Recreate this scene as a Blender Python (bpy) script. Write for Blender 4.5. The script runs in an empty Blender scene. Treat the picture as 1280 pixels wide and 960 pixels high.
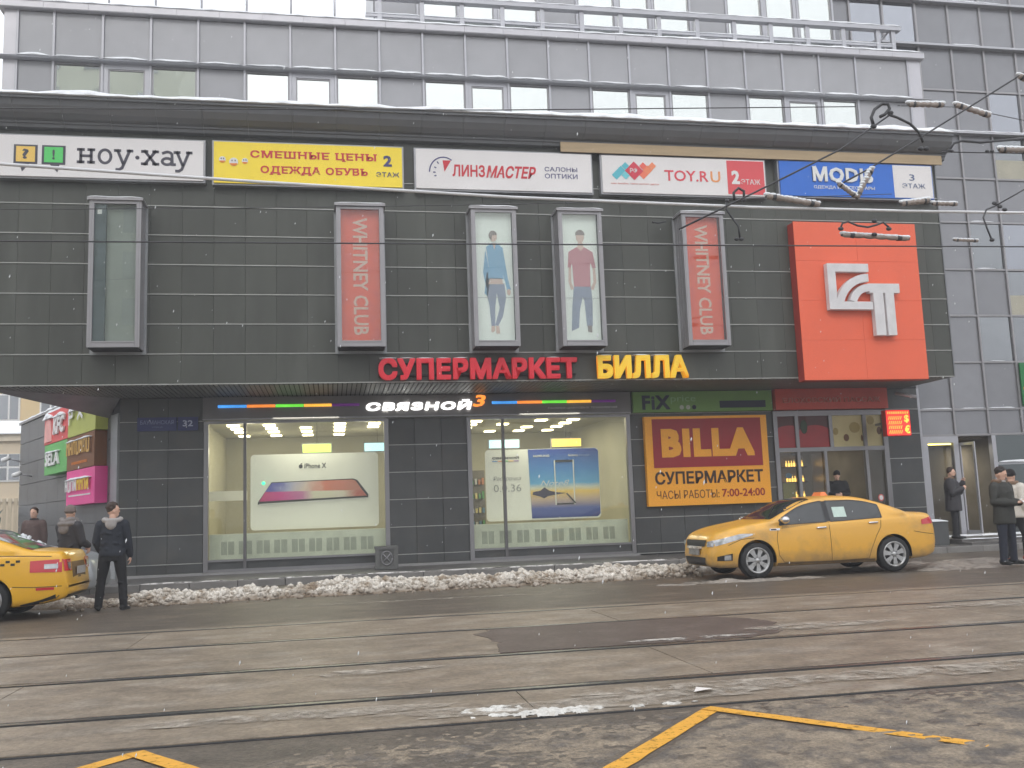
import bpy, bmesh, math, random
import numpy as np
from mathutils import Vector, Matrix, noise
random.seed(7)
S = bpy.context.scene
COL = S.collection
PI = math.pi

# ------------------------------------------------------------------ camera
CAMZ = 1.40
pitch, roll, yaw = math.radians(7.57), math.radians(-2.07), math.radians(10.81)
fw = Vector((math.sin(yaw)*math.cos(pitch), math.cos(yaw)*math.cos(pitch), math.sin(pitch)))
rt = Vector((math.cos(yaw), -math.sin(yaw), 0)); up = rt.cross(fw)
r2 = math.cos(roll)*rt + math.sin(roll)*up; u2 = -math.sin(roll)*rt + math.cos(roll)*up
cam = bpy.data.cameras.new('camera'); camo = bpy.data.objects.new('camera', cam); COL.objects.link(camo)
m = Matrix((r2, u2, -fw)).transposed().to_4x4(); m.translation = (0, 0, CAMZ)
camo.matrix_world = m
cam.sensor_width = 36; cam.lens = 36*1200/1280; cam.clip_end = 1000; cam.clip_start = .1
S.camera = camo

# ------------------------------------------------------------------ sky, sun, exposure
W = bpy.data.worlds.new('World'); S.world = W; W.use_nodes = True
nt = W.node_tree; bg = nt.nodes['Background']
sky = nt.nodes.new('ShaderNodeTexSky'); sky.sky_type = 'NISHITA'; sky.sun_disc = False
SUN_EL, SUN_AZ = math.radians(38), math.radians(200)
sky.sun_elevation = SUN_EL; sky.sun_rotation = SUN_AZ; sky.dust_density = 4; sky.air_density = 1
hs = nt.nodes.new('ShaderNodeHueSaturation'); hs.inputs['Saturation'].default_value = .18
mx = nt.nodes.new('ShaderNodeMix'); mx.data_type = 'RGBA'; mx.inputs[0].default_value = .8
mx.inputs[7].default_value = (13.2, 13.6, 14.2, 1)
nt.links.new(sky.outputs[0], hs.inputs['Color']); nt.links.new(hs.outputs[0], mx.inputs[6])
nt.links.new(mx.outputs[2], bg.inputs[0]); bg.inputs[1].default_value = .1
sun = bpy.data.lights.new('sun', 'SUN'); sun.energy = .8; sun.angle = math.radians(25); sun.color = (1, .96, .92)
suno = bpy.data.objects.new('sun', sun); COL.objects.link(suno)
sd = Vector((math.sin(SUN_AZ)*math.cos(SUN_EL), math.cos(SUN_AZ)*math.cos(SUN_EL), math.sin(SUN_EL)))
suno.rotation_euler = sd.to_track_quat('Z', 'Y').to_euler()
S.view_settings.view_transform = 'Standard'; S.view_settings.look = 'None'
S.view_settings.exposure = 0.5; S.view_settings.gamma = 1
S.cycles.max_bounces = 6; S.cycles.transparent_max_bounces = 12; S.cycles.use_denoising = True
S.cycles.sample_clamp_indirect = 4

# ------------------------------------------------------------------ materials
MATS = {}
def srgb(r, g, b):
    f = lambda c: (c/255/12.92) if c/255 <= .04045 else ((c/255+.055)/1.055)**2.4
    return (f(r), f(g), f(b))
def mat(name, col, rough=.6, metal=0, var=.12, scale=3, bump=0, bscale=40, rand=0, emit=0, spec=.5, coat=0, dirt=None, dscale=2, dlo=.5, dhi=.7, stretch=None, grain=0, gscale=45):
    if name in MATS: return MATS[name]
    m = bpy.data.materials.new(name); m.use_nodes = True; n = m.node_tree.nodes; l = m.node_tree.links
    b = n['Principled BSDF']; b.inputs['Roughness'].default_value = rough; b.inputs['Metallic'].default_value = metal
    b.inputs['Specular IOR Level'].default_value = spec; b.inputs['Coat Weight'].default_value = coat
    tc = n.new('ShaderNodeNewGeometry'); vec = tc.outputs['Position']
    if stretch:
        mp = n.new('ShaderNodeMapping'); mp.inputs['Scale'].default_value = stretch; l.new(vec, mp.inputs[0]); vec = mp.outputs[0]
    out = None
    rgb = n.new('ShaderNodeRGB'); rgb.outputs[0].default_value = (*col, 1); out = rgb.outputs[0]
    if dirt:
        t = n.new('ShaderNodeTexNoise'); t.inputs['Scale'].default_value = dscale; t.inputs['Detail'].default_value = 8; t.inputs['Roughness'].default_value = .62
        l.new(vec, t.inputs['Vector'])
        r = n.new('ShaderNodeMapRange'); r.inputs[1].default_value = dlo; r.inputs[2].default_value = dhi; l.new(t.outputs[0], r.inputs[0])
        x = n.new('ShaderNodeMix'); x.data_type = 'RGBA'; l.new(r.outputs[0], x.inputs[0]); l.new(out, x.inputs[6]); x.inputs[7].default_value = (*dirt, 1); out = x.outputs[2]
    if var or rand:
        t = n.new('ShaderNodeTexNoise'); t.inputs['Scale'].default_value = scale; t.inputs['Detail'].default_value = 6; l.new(vec, t.inputs['Vector'])
        r = n.new('ShaderNodeMapRange'); r.inputs[1].default_value = .25; r.inputs[2].default_value = .75
        r.inputs[3].default_value = 1-var; r.inputs[4].default_value = 1+var; l.new(t.outputs[0], r.inputs[0]); f = r.outputs[0]
        if rand:
            oi = n.new('ShaderNodeObjectInfo'); r3 = n.new('ShaderNodeMapRange'); r3.inputs[3].default_value = 1-rand; r3.inputs[4].default_value = 1+rand
            l.new(oi.outputs['Random'], r3.inputs[0]); mu = n.new('ShaderNodeMath'); mu.operation = 'MULTIPLY'; l.new(f, mu.inputs[0]); l.new(r3.outputs[0], mu.inputs[1]); f = mu.outputs[0]
        v = n.new('ShaderNodeVectorMath'); v.operation = 'SCALE'; l.new(out, v.inputs[0]); l.new(f, v.inputs['Scale']); out = v.outputs[0]
    if grain:
        t = n.new('ShaderNodeTexNoise'); t.inputs['Scale'].default_value = gscale; t.inputs['Detail'].default_value = 4; t.inputs['Roughness'].default_value = .8; l.new(tc.outputs['Position'], t.inputs['Vector'])
        r = n.new('ShaderNodeMapRange'); r.inputs[1].default_value = .36; r.inputs[2].default_value = .64; r.inputs[3].default_value = 1-grain; r.inputs[4].default_value = 1+grain; l.new(t.outputs[0], r.inputs[0])
        v = n.new('ShaderNodeVectorMath'); v.operation = 'SCALE'; l.new(out, v.inputs[0]); l.new(r.outputs[0], v.inputs['Scale']); out = v.outputs[0]
    l.new(out, b.inputs['Base Color'])
    if emit:
        l.new(out, b.inputs['Emission Color']); b.inputs['Emission Strength'].default_value = emit
    if bump:
        t = n.new('ShaderNodeTexNoise'); t.inputs['Scale'].default_value = bscale; t.inputs['Detail'].default_value = 8; l.new(vec, t.inputs['Vector'])
        bp = n.new('ShaderNodeBump'); bp.inputs['Strength'].default_value = bump; bp.inputs['Distance'].default_value = .02; l.new(t.outputs[0], bp.inputs['Height']); l.new(bp.outputs[0], b.inputs['Normal'])
    MATS[name] = m; return m
def glassmat(name, tint=(1, 1, 1), refl=1.0, rough=.0, wob=.0, base=.04):
    """clear shop glass: transparent with fresnel reflection"""
    m = bpy.data.materials.new(name); m.use_nodes = True; n = m.node_tree.nodes; l = m.node_tree.links
    n.remove(n['Principled BSDF']); tr = n.new('ShaderNodeBsdfTransparent'); tr.inputs[0].default_value = (*tint, 1)
    gl = n.new('ShaderNodeBsdfGlossy'); gl.inputs['Roughness'].default_value = rough
    fr = n.new('ShaderNodeLayerWeight'); fr.inputs[0].default_value = .12
    mr = n.new('ShaderNodeMapRange'); mr.inputs[3].default_value = base; mr.inputs[4].default_value = refl; l.new(fr.outputs['Fresnel'], mr.inputs[0])
    x = n.new('ShaderNodeMixShader'); l.new(mr.outputs[0], x.inputs[0]); l.new(tr.outputs[0], x.inputs[1]); l.new(gl.outputs[0], x.inputs[2])
    l.new(x.outputs[0], n['Material Output'].inputs[0]); MATS[name] = m; return m
def mirrorglass(name, col, rough=.03, rand=.0, wob=.02):
    m = mat(name, col, rough=rough, metal=1, var=.02, rand=rand)
    n = m.node_tree.nodes; l = m.node_tree.links
    t = n.new('ShaderNodeTexNoise'); t.inputs['Scale'].default_value = .8; tc = [x for x in n if x.type == 'NEW_GEOMETRY'][0]; l.new(tc.outputs['Position'], t.inputs['Vector'])
    bp = n.new('ShaderNodeBump'); bp.inputs['Strength'].default_value = wob; bp.inputs['Distance'].default_value = .3; l.new(t.outputs[0], bp.inputs['Height']); l.new(bp.outputs[0], n['Principled BSDF'].inputs['Normal'])
    return m
tile_m = mat('granite_tile', (.060, .064, .053), rough=.45, var=.16, scale=1.1, rand=.13, bump=.05, bscale=90, dirt=(.082, .086, .074), dscale=1.0, stretch=(1.6, 1, .35))
wtile_m = mat('wall_granite', (.066, .069, .070), rough=.4, var=.2, scale=1.6, rand=.16, dirt=(.085, .082, .076), dscale=1.5, bump=.05, bscale=90)
wing_m = mat('wing_granite', (.11, .112, .118), rough=.4, var=.12, scale=2.2, rand=.08)
joint_m = mat('pale_metal_trim', (.42, .42, .40), rough=.4, metal=.2)
dark_m = mat('dark_void', (.02, .02, .022), rough=.8)
frame_m = mat('silver_frame', (.27, .265, .275), rough=.35, metal=.5, var=.05)
frame_l = mat('light_frame', (.52, .51, .54), rough=.35, metal=.4, var=.05)
clad_m = mat('grey_cladding', (.345, .345, .362), rough=.3, metal=.15, var=.05, rand=.05)
mull_m = mat('grey_mullion', (.44, .44, .47), rough=.35, metal=.4, var=.05)
twr_m = mat('tower_panel', (.26, .262, .280), rough=.22, metal=.2, var=.06, rand=.10)
twr_d = mat('tower_mullion', (.32, .31, .32), rough=.35, metal=.4, var=.05)
corn_m = mat('cornice_metal', (.17, .175, .185), rough=.4, metal=.2, var=.06)
snow_m = mat('snow', (.82, .84, .87), rough=.8, var=.05, scale=8, bump=.4, bscale=25)
dsnow_m = mat('dirty_snow', (.74, .69, .62), grain=.3, gscale=24, rough=.85, var=.2, scale=14, bump=.6, bscale=60, dirt=(.33, .26, .19), dscale=3.4, dlo=.46, dhi=.64)
black_m = mat('black_rubber', (.015, .015, .016), rough=.7)
white_m = mat('white_print', (.78, .78, .77), rough=.5, var=.02)
mglass = mirrorglass('window_mirror_glass', (.70, .725, .70))
tglass = mirrorglass('tower_mirror_glass', (.30, .31, .32), rand=.25, wob=.06)
sglass = glassmat('shop_glass', tint=(.97, .98, .93), refl=.9, base=.036)
bglass = glassmat('box_glass', tint=(.96, .98, .97), refl=.9, base=.05)

# ------------------------------------------------------------------ helpers
class MB:
    def __init__(s): s.v = []; s.f = []; s.mi = []; s.cur = 0; s.smooth = []
    def add(s, vs, fs, smooth=False):
        o = len(s.v); s.v += [tuple(v) for v in vs]
        for f in fs: s.f.append(tuple(i+o for i in f)); s.mi.append(s.cur); s.smooth.append(smooth)
        return s
    def box(s, x0, x1, y0, y1, z0, z1):
        if x0 > x1: x0, x1 = x1, x0
        if y0 > y1: y0, y1 = y1, y0
        if z0 > z1: z0, z1 = z1, z0
        vs = [(x0,y0,z0),(x1,y0,z0),(x1,y1,z0),(x0,y1,z0),(x0,y0,z1),(x1,y0,z1),(x1,y1,z1),(x0,y1,z1)]
        return s.add(vs, [(0,3,2,1),(4,5,6,7),(0,1,5,4),(1,2,6,5),(2,3,7,6),(3,0,4,7)])
    def prism(s, pts, a, b, axis='y'):
        """polygon pts (u,v) extruded a..b; axis y: (u,t,v); x: (t,u,v); z: (u,v,t)"""
        f = {'y': lambda u, v, t: (u, t, v), 'x': lambda u, v, t: (t, u, v), 'z': lambda u, v, t: (u, v, t)}[axis]
        n = len(pts); vs = [f(u, v, a) for u, v in pts]+[f(u, v, b) for u, v in pts]
        fs = [tuple(range(n)), tuple(range(2*n-1, n-1, -1))]+[(i, (i+1) % n, (i+1) % n+n, i+n) for i in range(n)]
        return s.add(vs, fs)
    def tube(s, pts, rad, n=8, caps=True, flat=1.0, smooth=True):
        pts = [Vector(p) for p in pts]; k = len(pts)
        if not hasattr(rad, '__len__'): rad = [rad]*k
        vs = []; fs = []
        u = None
        for i, p in enumerate(pts):
            d = (pts[min(i+1, k-1)]-pts[max(i-1, 0)]).normalized()
            if u is None: u = d.orthogonal().normalized()
            u = (u-d*u.dot(d)).normalized(); w = d.cross(u)
            for j in range(n):
                a = 2*PI*j/n; vs.append(p+(u*math.cos(a)+w*math.sin(a)*flat)*rad[i])
        for i in range(k-1):
            for j in range(n): fs.append((i*n+j, i*n+(j+1) % n, (i+1)*n+(j+1) % n, (i+1)*n+j))
        if caps: fs += [tuple(range(n-1, -1, -1)), tuple((k-1)*n+j for j in range(n))]
        return s.add(vs, fs, smooth)
    def rings(s, R, n=16, smooth=True):
        """R: list of (cx,cy,cz,rx,ry) horizontal ellipses"""
        vs = []; fs = []; k = len(R)
        for cx, cy, cz, rx, ry in R:
            for j in range(n):
                a = 2*PI*j/n; vs.append((cx+rx*math.cos(a), cy+ry*math.sin(a), cz))
        for i in range(k-1):
            for j in range(n): fs.append((i*n+j, i*n+(j+1) % n, (i+1)*n+(j+1) % n, (i+1)*n+j))
        fs += [tuple(range(n-1, -1, -1)), tuple((k-1)*n+j for j in range(n))]
        return s.add(vs, fs, smooth)
    def ball(s, c, r, n=12, sc=(1, 1, 1), rot=None):
        vs = []; fs = []; m2 = n//2+1
        for i in range(m2):
            t = PI*i/(m2-1)
            for j in range(n):
                a = 2*PI*j/n; v = Vector((math.sin(t)*math.cos(a)*sc[0], math.sin(t)*math.sin(a)*sc[1], math.cos(t)*sc[2]))*r
                if rot is not None: v = rot @ v
                vs.append(v+Vector(c))
        for i in range(m2-1):
            for j in range(n): fs.append((i*n+j, (i+1)*n+j, (i+1)*n+(j+1) % n, i*n+(j+1) % n))
        return s.add(vs, fs, True)
    def mesh(s, name):
        me = bpy.data.meshes.new(name); me.from_pydata(s.v, [], s.f)
        me.polygons.foreach_set('use_smooth', s.smooth)
        me.polygons.foreach_set('material_index', s.mi); me.validate(); me.update(); return me
def worldloc(o):
    v = Vector(o.location)
    while o.parent: o = o.parent; v += Vector(o.location)
    return v
def link(o, parent=None, rel=True):
    COL.objects.link(o)
    if parent is not None:
        o.parent = parent
        if rel: o.location = Vector(o.location)-worldloc(parent)
    return o
def P(name, mb, m, parent=None, rel=True, label=None, kind=None):
    """one mesh object from a mesh builder whose vertices are in world space (rel) or in the thing's own space (not rel)"""
    me = mb.mesh(name) if isinstance(mb, MB) else mb
    if m is not None:
        for x in (m if isinstance(m, (list, tuple)) else [m]): me.materials.append(x)
    o = bpy.data.objects.new(name, me); link(o, parent, rel)
    if label: o['label'] = label
    if kind: o['kind'] = kind
    return o
def tag(o, label=None, cat=None, group=None, kind=None):
    if label: o['label'] = label
    if cat: o['category'] = cat
    if group: o['group'] = group
    if kind: o['kind'] = kind
    return o
def E(name, loc, label, cat, group=None, rz=0):
    o = bpy.data.objects.new(name, None); o.location = loc; o.rotation_euler.z = rz; COL.objects.link(o); o.empty_display_size = .2
    return tag(o, label, cat, group)
BOXES = {}
def tile(name, x0, x1, y0, y1, z0, z1, m, parent, bev=.004):
    """a piece with its edges chamfered on the front; equal sizes share one mesh"""
    w, d, h = round(x1-x0, 3), round(y1-y0, 3), round(z1-z0, 3); key = (w, d, h, m.name, bev)
    if key not in BOXES:
        b = MB(); c = min(bev, d/2, w/4, h/4)
        vs = [(0,d,0),(w,d,0),(w,d,h),(0,d,h),(0,c,0),(w,c,0),(w,c,h),(0,c,h),(c,0,c),(w-c,0,c),(w-c,0,h-c),(c,0,h-c)]
        b.add(vs, [(0,1,2,3)]+[(a, (a+1) % 4, (a+1) % 4+4, a+4)[::-1] for a in range(4)]+[(4+a, 4+(a+1) % 4, 8+(a+1) % 4, 8+a)[::1] for a in range(4)]+[(8,9,10,11)])
        me = b.mesh(name); me.materials.append(m)
        bm = bmesh.new(); bm.from_mesh(me); bmesh.ops.recalc_face_normals(bm, faces=bm.faces); bm.to_mesh(me); bm.free()
        BOXES[key] = me
    o = bpy.data.objects.new(name, BOXES[key]); o.location = (x0, y0, z0); return link(o, parent)
def textmesh(body, bold=0, shear=0, ext=0, res=3, spacing=1.0):
    """outline of the lettering; heavy weights are built from shifted layers, each a little shallower"""
    if bold > .018:
        e = bold-.016; base = textmesh(body, .016, shear, .1, 2, spacing); a = bbox(base); fs = [tuple(p.vertices) for p in base.polygons]; vs = []; ff = []
        for i, (dx, dz) in enumerate(((1, 1), (-1, 1), (1, -1), (-1, -1), (1, 0), (-1, 0), (0, 1), (0, -1), (0, 0))):
            o = len(vs); q = a.copy(); q[:, 0] += dx*e; q[:, 1] += dz*e; q[:, 2] *= 1-.07*i; vs += [tuple(v) for v in q]; ff += [tuple(k+o for k in f) for f in fs]
        me = bpy.data.meshes.new('lettering'); me.from_pydata(vs, [], ff); me.update(); return me
    c = bpy.data.curves.new('lettering', 'FONT'); c.body = body; c.offset = bold; c.shear = shear; c.extrude = ext; c.resolution_u = res; c.space_character = spacing
    o = bpy.data.objects.new('lettering', c); COL.objects.link(o); bpy.context.view_layer.update()
    dg = bpy.context.evaluated_depsgraph_get(); me = bpy.data.meshes.new_from_object(o.evaluated_get(dg))
    bpy.data.objects.remove(o); bpy.data.curves.remove(c); return me
def bbox(me):
    a = np.empty(len(me.vertices)*3); me.vertices.foreach_get('co', a); a = a.reshape(-1, 3); return a
def text(body, x0, x1, z0, z1, y, m, parent, bold=.02, shear=0, depth=.006, name='lettering', rz=0, origin=None, rel=True, vert=False, spacing=1.0, label=None, shape=None):
    """lettering fitted to the rectangle x0..x1, z0..z1, its front at y, facing -Y"""
    me = textmesh(body, bold, shear, .1, spacing=spacing); a = bbox(me); lo, hi = a.min(0), a.max(0)
    q = (a-lo)/np.maximum(hi-lo, 1e-6)
    if vert: X = x0+(q[:, 1])*(x1-x0); Z = z1-q[:, 0]*(z1-z0)     # reads downwards, tops of letters to the right
    else: X = x0+q[:, 0]*(x1-x0); Z = z0+q[:, 1]*(z1-z0)
    Y = y+(1-q[:, 2])*depth
    v = np.stack([X, Y, Z], 1)
    if origin is not None:
        c, s_ = math.cos(rz), math.sin(rz)
        v = np.stack([origin[0]+c*X-s_*Y, origin[1]+s_*X+c*Y, Z], 1)
    me.vertices.foreach_set('co', v.ravel()); me.materials.clear(); me.materials.append(m); me.update()
    o = bpy.data.objects.new(name, me); link(o, parent, rel)
    if label: o['label'] = label
    return o
def letters(body, x0, x1, z0, z1, y, m, parent, bold=.03, shear=0, depth=.1, name='letter', spacing=1.0, snow=None):
    """the same, each letter an object of its own"""
    whole = bbox(textmesh(body, bold, shear, .1, spacing=spacing)); lo, hi = whole.min(0), whole.max(0); sx = (x1-x0)/(hi[0]-lo[0]); sz = (z1-z0)/(hi[1]-lo[1])
    for i, ch in enumerate(body):
        if ch == ' ': continue
        pre = bbox(textmesh(body[:i+1], bold, shear, .1, spacing=spacing)); me = textmesh(ch, bold, shear, .1); a = bbox(me); dx = pre.max(0)[0]-a.max(0)[0]
        X = x0+(a[:, 0]+dx-lo[0])*sx; Z = z0+(a[:, 1]-lo[1])*sz; Y = y+(1-(a[:, 2]+.1)/.2)*depth
        me.vertices.foreach_set('co', np.stack([X, Y, Z], 1).ravel()); me.materials.clear(); me.materials.append(m if not isinstance(m, list) else m[i % len(m)]); me.update()
        o = bpy.data.objects.new(name, me); link(o, parent)
        if snow is not None and i in snow:
            b = MB(); snowlip(b, X.min()+.02, X.max()-.02, y, y+depth, Z.max(), .03); P('snow_cap', b, snow_m, o)
def snowlip(b, x0, x1, y0, y1, z, h, n=None):
    """lumpy low mound of snow on a ledge"""
    n = n or max(3, int((x1-x0)/.12)); prof = [(0, 0), (.02, .75), (.25, 1), (.75, .95), (1, .3)]
    vs = []; k = len(prof)
    for i in range(n+1):
        x = x0+(x1-x0)*i/n; e = min(1, min(i, n-i)*.6+.15); a = (.7+.6*noise.noise(Vector((x*1.7, y0, z))))*e
        for u, v in prof: vs.append((x, y0+(y1-y0)*u-(.012*math.sin(x*9+z) if u < .1 else 0), z+h*v*a+.001))
        vs.append((x, y1, z-.002)); vs.append((x, y0, z-.002))
    K = k+2; fs = []
    for i in range(n):
        for j in range(K): fs.append((i*K+j, (i+1)*K+j, (i+1)*K+(j+1) % K, i*K+(j+1) % K))
    fs += [tuple(range(K)), tuple(n*K+j for j in range(K-1, -1, -1))]
    b.add(vs, fs, True)

# ------------------------------------------------------------------ ground
asph = mat('wet_asphalt', (.102, .083, .065), grain=.38, gscale=22, rough=.45, var=.3, scale=3.2, bump=.5, bscale=45, dirt=(.17, .135, .10), dscale=1.3, dlo=.5, dhi=.72, stretch=(.7, 1.2, 1))
slab_m = mat('tram_bed_concrete', (.225, .178, .130), grain=.24, gscale=20, rough=.5, var=.32, scale=2.6, bump=.5, bscale=38, rand=.04, dirt=(.32, .275, .225), dscale=1.7, dlo=.50, dhi=.74, stretch=(.8, 1.25, 1))
patch_m = mat('dark_patch_asphalt', (.108, .080, .066), grain=.3, gscale=25, rough=.5, var=.2, scale=2, bump=.4, bscale=80, dirt=(.13, .10, .085), dscale=2)
pave_m = mat('wet_pavement', (.12, .112, .108), grain=.25, gscale=14, rough=.35, var=.2, scale=1.2, bump=.2, bscale=60, dirt=(.2, .185, .17), dscale=1.2, dlo=.5, dhi=.75)
kerb_m = mat('granite_kerb', (.2, .19, .18), rough=.6, var=.2)
steel_m = mat('rail_steel', (.22, .215, .21), rough=.28, metal=.8, var=.15, scale=6)
P('ground', MB().add([(-300,-300,-.3),(400,-300,-.3),(400,500,-.3),(-300,500,-.3)], [(0,1,2,3)]), asph, kind='structure')
b = MB()
nx, ny = 90, 12
P('road', MB().box(-60, 80, -20, 21.8, -.25, 0), asph, kind='structure')
b = MB().prism([(21.92, .14), (60, .30), (60, -.2), (21.92, -.2)], -60, 80, 'x'); P('pavement', b, pave_m, kind='structure')
k = P('kerb', MB().box(-60, 80, 21.84, 21.9, -.2, .10), dark_m, kind='structure')
x = -14.0
while x < 24:
    tile('kerb_stone', x, x+.99, 21.78, 21.93, -.05, .145, kerb_m, k, .012); x += 1.0
# tram bed: concrete slabs between the rails
bed = P('tram_bed', MB().box(-40, 60, 6.62, 13.75, -.02, .004), dark_m, kind='structure')
rails_y = [7.70, 9.55, 11.72, 13.45]
strips = [(6.66, 7.60), (7.80, 9.45), (9.65, 11.62), (11.82, 13.38), (13.52, 13.72)]
for si, (a, c) in enumerate(strips):
    x = -16 + (si*1.7) % 3
    L = 5.8
    while x < 26:
        x1 = x+L
        z = .014+random.uniform(-.001, .001)
        if False:
            # slab broken off round the asphalt patch
            if 1.7-x > .3: tile('concrete_slab', x, 1.68, a, c, -.01, z, slab_m, bed, .006)
            if x1-4.75 > .3: tile('concrete_slab', 4.75, x1-.02, a, c, -.01, z, slab_m, bed, .006)
        else:
            tile('concrete_slab', x, x1-.010, a, c, -.01, z, slab_m, bed, .004)
        x = x1
po = [(1.6, 9.62), (3.2, 9.62), (4.3, 9.64), (4.75, 9.95), (5.05, 10.6), (4.95, 11.2), (4.6, 11.66), (3, 11.66), (1.9, 11.66), (1.62, 11.2), (1.72, 10.4)]; pr = []
for k_ in range(len(po)):
    a, c = po[k_], po[(k_+1) % len(po)]
    for q in range(12):
        x = a[0]+(c[0]-a[0])*q/12; y = a[1]+(c[1]-a[1])*q/12; pr.append((x+.11*noise.noise(Vector((x*3, y*3, 0)))+.05*noise.noise(Vector((x*11, y*11, 4))), min(11.62, max(9.65, y+.08*noise.noise(Vector((x*4, y*4, 8)))))))
b = MB().prism(pr, .010, .0195, 'z')
P('asphalt_patch', b, patch_m, bed, label='dark reddish asphalt repair between the rails')
for i, y in enumerate(rails_y):
    b = MB(); b.box(-40, 60, y-.035, y+.035, -.05, .016)
    r = P('tram_rail', b, steel_m, kind='structure'); 
    P('rail_groove', MB().box(-40, 60, y-.098, y-.036, -.04, .006), black_m, r); P('rail_gap', MB().box(-40, 60, y+.036, y+.098, -.04, .008), black_m, r)
# iron hatch in the patch
b = MB().tube([(3.2, 10.9, .018), (3.2, 10.9, .024)], .34, 28, smooth=False)
# yellow zigzag of a stop, worn
def worn(name, col, dirtc, lo=.45, hi=.6, sc=7):
    m = mat(name, col, rough=.6, var=.12, scale=9); n = m.node_tree.nodes; l = m.node_tree.links
    t = n.new('ShaderNodeTexNoise'); t.inputs['Scale'].default_value = sc; t.inputs['Detail'].default_value = 10; t.inputs['Roughness'].default_value = .7
    tc = [x for x in n if x.type == 'NEW_GEOMETRY'][0]; l.new(tc.outputs['Position'], t.inputs['Vector'])
    r = n.new('ShaderNodeMapRange'); r.inputs[1].default_value = lo; r.inputs[2].default_value = hi; l.new(t.outputs[0], r.inputs[0])
    tr = n.new('ShaderNodeBsdfTransparent'); x = n.new('ShaderNodeMixShader'); l.new(r.outputs[0], x.inputs[0]); l.new(n['Principled BSDF'].outputs[0], x.inputs[1]); l.new(tr.outputs[0], x.inputs[2])
    l.new(x.outputs[0], n['Material Output'].inputs[0]); return m
yel_m = worn('worn_yellow_paint', (.74, .37, .04), None, .53, .72, 16)
def stripe(b, a, c, w, z=.005):
    a, c = Vector(a), Vector(c); d = (c-a); L = d.length; d.normalize(); n = Vector((-d.y, d.x)); k = max(2, int(L/.15))
    vs = []
    for i in range(k+1):
        p = a+d*(L*i/k); j = .008*noise.noise(Vector((p.x*9, p.y*9, 1)))
        vs += [(p.x+n.x*(w/2+j), p.y+n.y*(w/2+j), z), (p.x-n.x*(w/2-j), p.y-n.y*(w/2-j), z)]
    b.add(vs, [(2*i, 2*i+1, 2*i+3, 2*i+2) for i in range(k)])
b = MB(); stripe(b, (2.56, 6.5), (1.30, 5.02), .12); P('road_marking', b, yel_m, kind='structure')
b = MB(); stripe(b, (2.53, 6.53), (3.55, 5.10), .12, .009); P('road_marking', b, yel_m, kind='structure')
b = MB(); stripe(b, (3.60, 5.03), (4.6, 3.6), .09, .009); P('road_marking', b, yel_m, kind='structure')
b = MB(); stripe(b, (-1.20, 6.50), (-2.3, 5.2), .12); P('road_marking', b, yel_m, kind='structure')
b = MB(); stripe(b, (-1.22, 6.53), (-.2, 5.1), .12, .009); P('road_marking', b, yel_m, kind='structure')

# heightfield sheets of slush and snow
def field(name, x0, x1, y0, y1, step, hf, m, parent=None, label=None, cut=.002):
    nx = int((x1-x0)/step)+1; ny = int((y1-y0)/step)+1; vs = []; hs_ = []
    for j in range(ny):
        for i in range(nx):
            x = x0+i*step; y = y0+j*step; h = hf(x, y); hs_.append(h); vs.append((x, y, h))
    fs = []
    for j in range(ny-1):
        for i in range(nx-1):
            a = j*nx+i; q = (a, a+1, a+nx+1, a+nx)
            if max(hs_[t] for t in q) > cut: fs.append(q)
    b = MB(); used = {}; v2 = []; f2 = []
    for f in fs:
        g = []
        for t in f:
            if t not in used: used[t] = len(v2); v2.append(vs[t])
            g.append(used[t])
        f2.append(tuple(g))
    b.add(v2, f2, True); o = P(name, b, m, parent); o['kind'] = 'stuff'
    if label: o['label'] = label
    return o
def N(x, y, z=0): return noise.noise(Vector((x, y, z)))
def bank(x, y):
    c = 18.75+.18*N(x*.5, 0, 3)+.035*(x-1); w = .66+.2*N(x*.8, 5)
    if x < -3.2: w *= max(0, 1-(-3.2-x)/2.5)
    if x > 6.3: w *= max(0, 1-(x-6.3)/1.6)
    if w < .05: return -.05
    t = (y-c)/w
    e = 1-abs(t)**2.2
    if e <= -.3: return -.05
    h = .22*max(e, -.2)*(.75+.9*N(x*.9, y*1.1, 9))
    rough = .09*abs(N(x*4, y*4, 1))+.07*abs(N(x*9, y*9, 2))+.03*N(x*20, y*20, 4)
    return h+rough*max(0, min(1, e*2.2+.35))-.045
def fringe(m, z0, z1, col):
    n = m.node_tree.nodes; l = m.node_tree.links; b = n['Principled BSDF']; src = b.inputs['Base Color'].links[0].from_socket
    g = [x for x in n if x.type == 'NEW_GEOMETRY'][0]; sp = n.new('ShaderNodeSeparateXYZ'); l.new(g.outputs['Position'], sp.inputs[0])
    t = n.new('ShaderNodeTexNoise'); t.inputs['Scale'].default_value = 6; t.inputs['Detail'].default_value = 6; l.new(g.outputs['Position'], t.inputs['Vector'])
    ma = n.new('ShaderNodeMath'); ma.operation = 'MULTIPLY_ADD'; ma.inputs[1].default_value = (z1-z0)*1.2; l.new(t.outputs[0], ma.inputs[0]); l.new(sp.outputs[2], ma.inputs[2])
    r = n.new('ShaderNodeMapRange'); r.inputs[1].default_value = z0+(z1-z0)*.6; r.inputs[2].default_value = z1+(z1-z0)*.6; r.inputs[3].default_value = .9; r.inputs[4].default_value = 0; l.new(ma.outputs[0], r.inputs[0])
    x = n.new('ShaderNodeMix'); x.data_type = 'RGBA'; l.new(r.outputs[0], x.inputs[0]); l.new(src, x.inputs[6]); x.inputs[7].default_value = (*col, 1); l.new(x.outputs[2], b.inputs['Base Color'])
fringe(dsnow_m, .0, .14, (.20, .145, .095))
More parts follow.
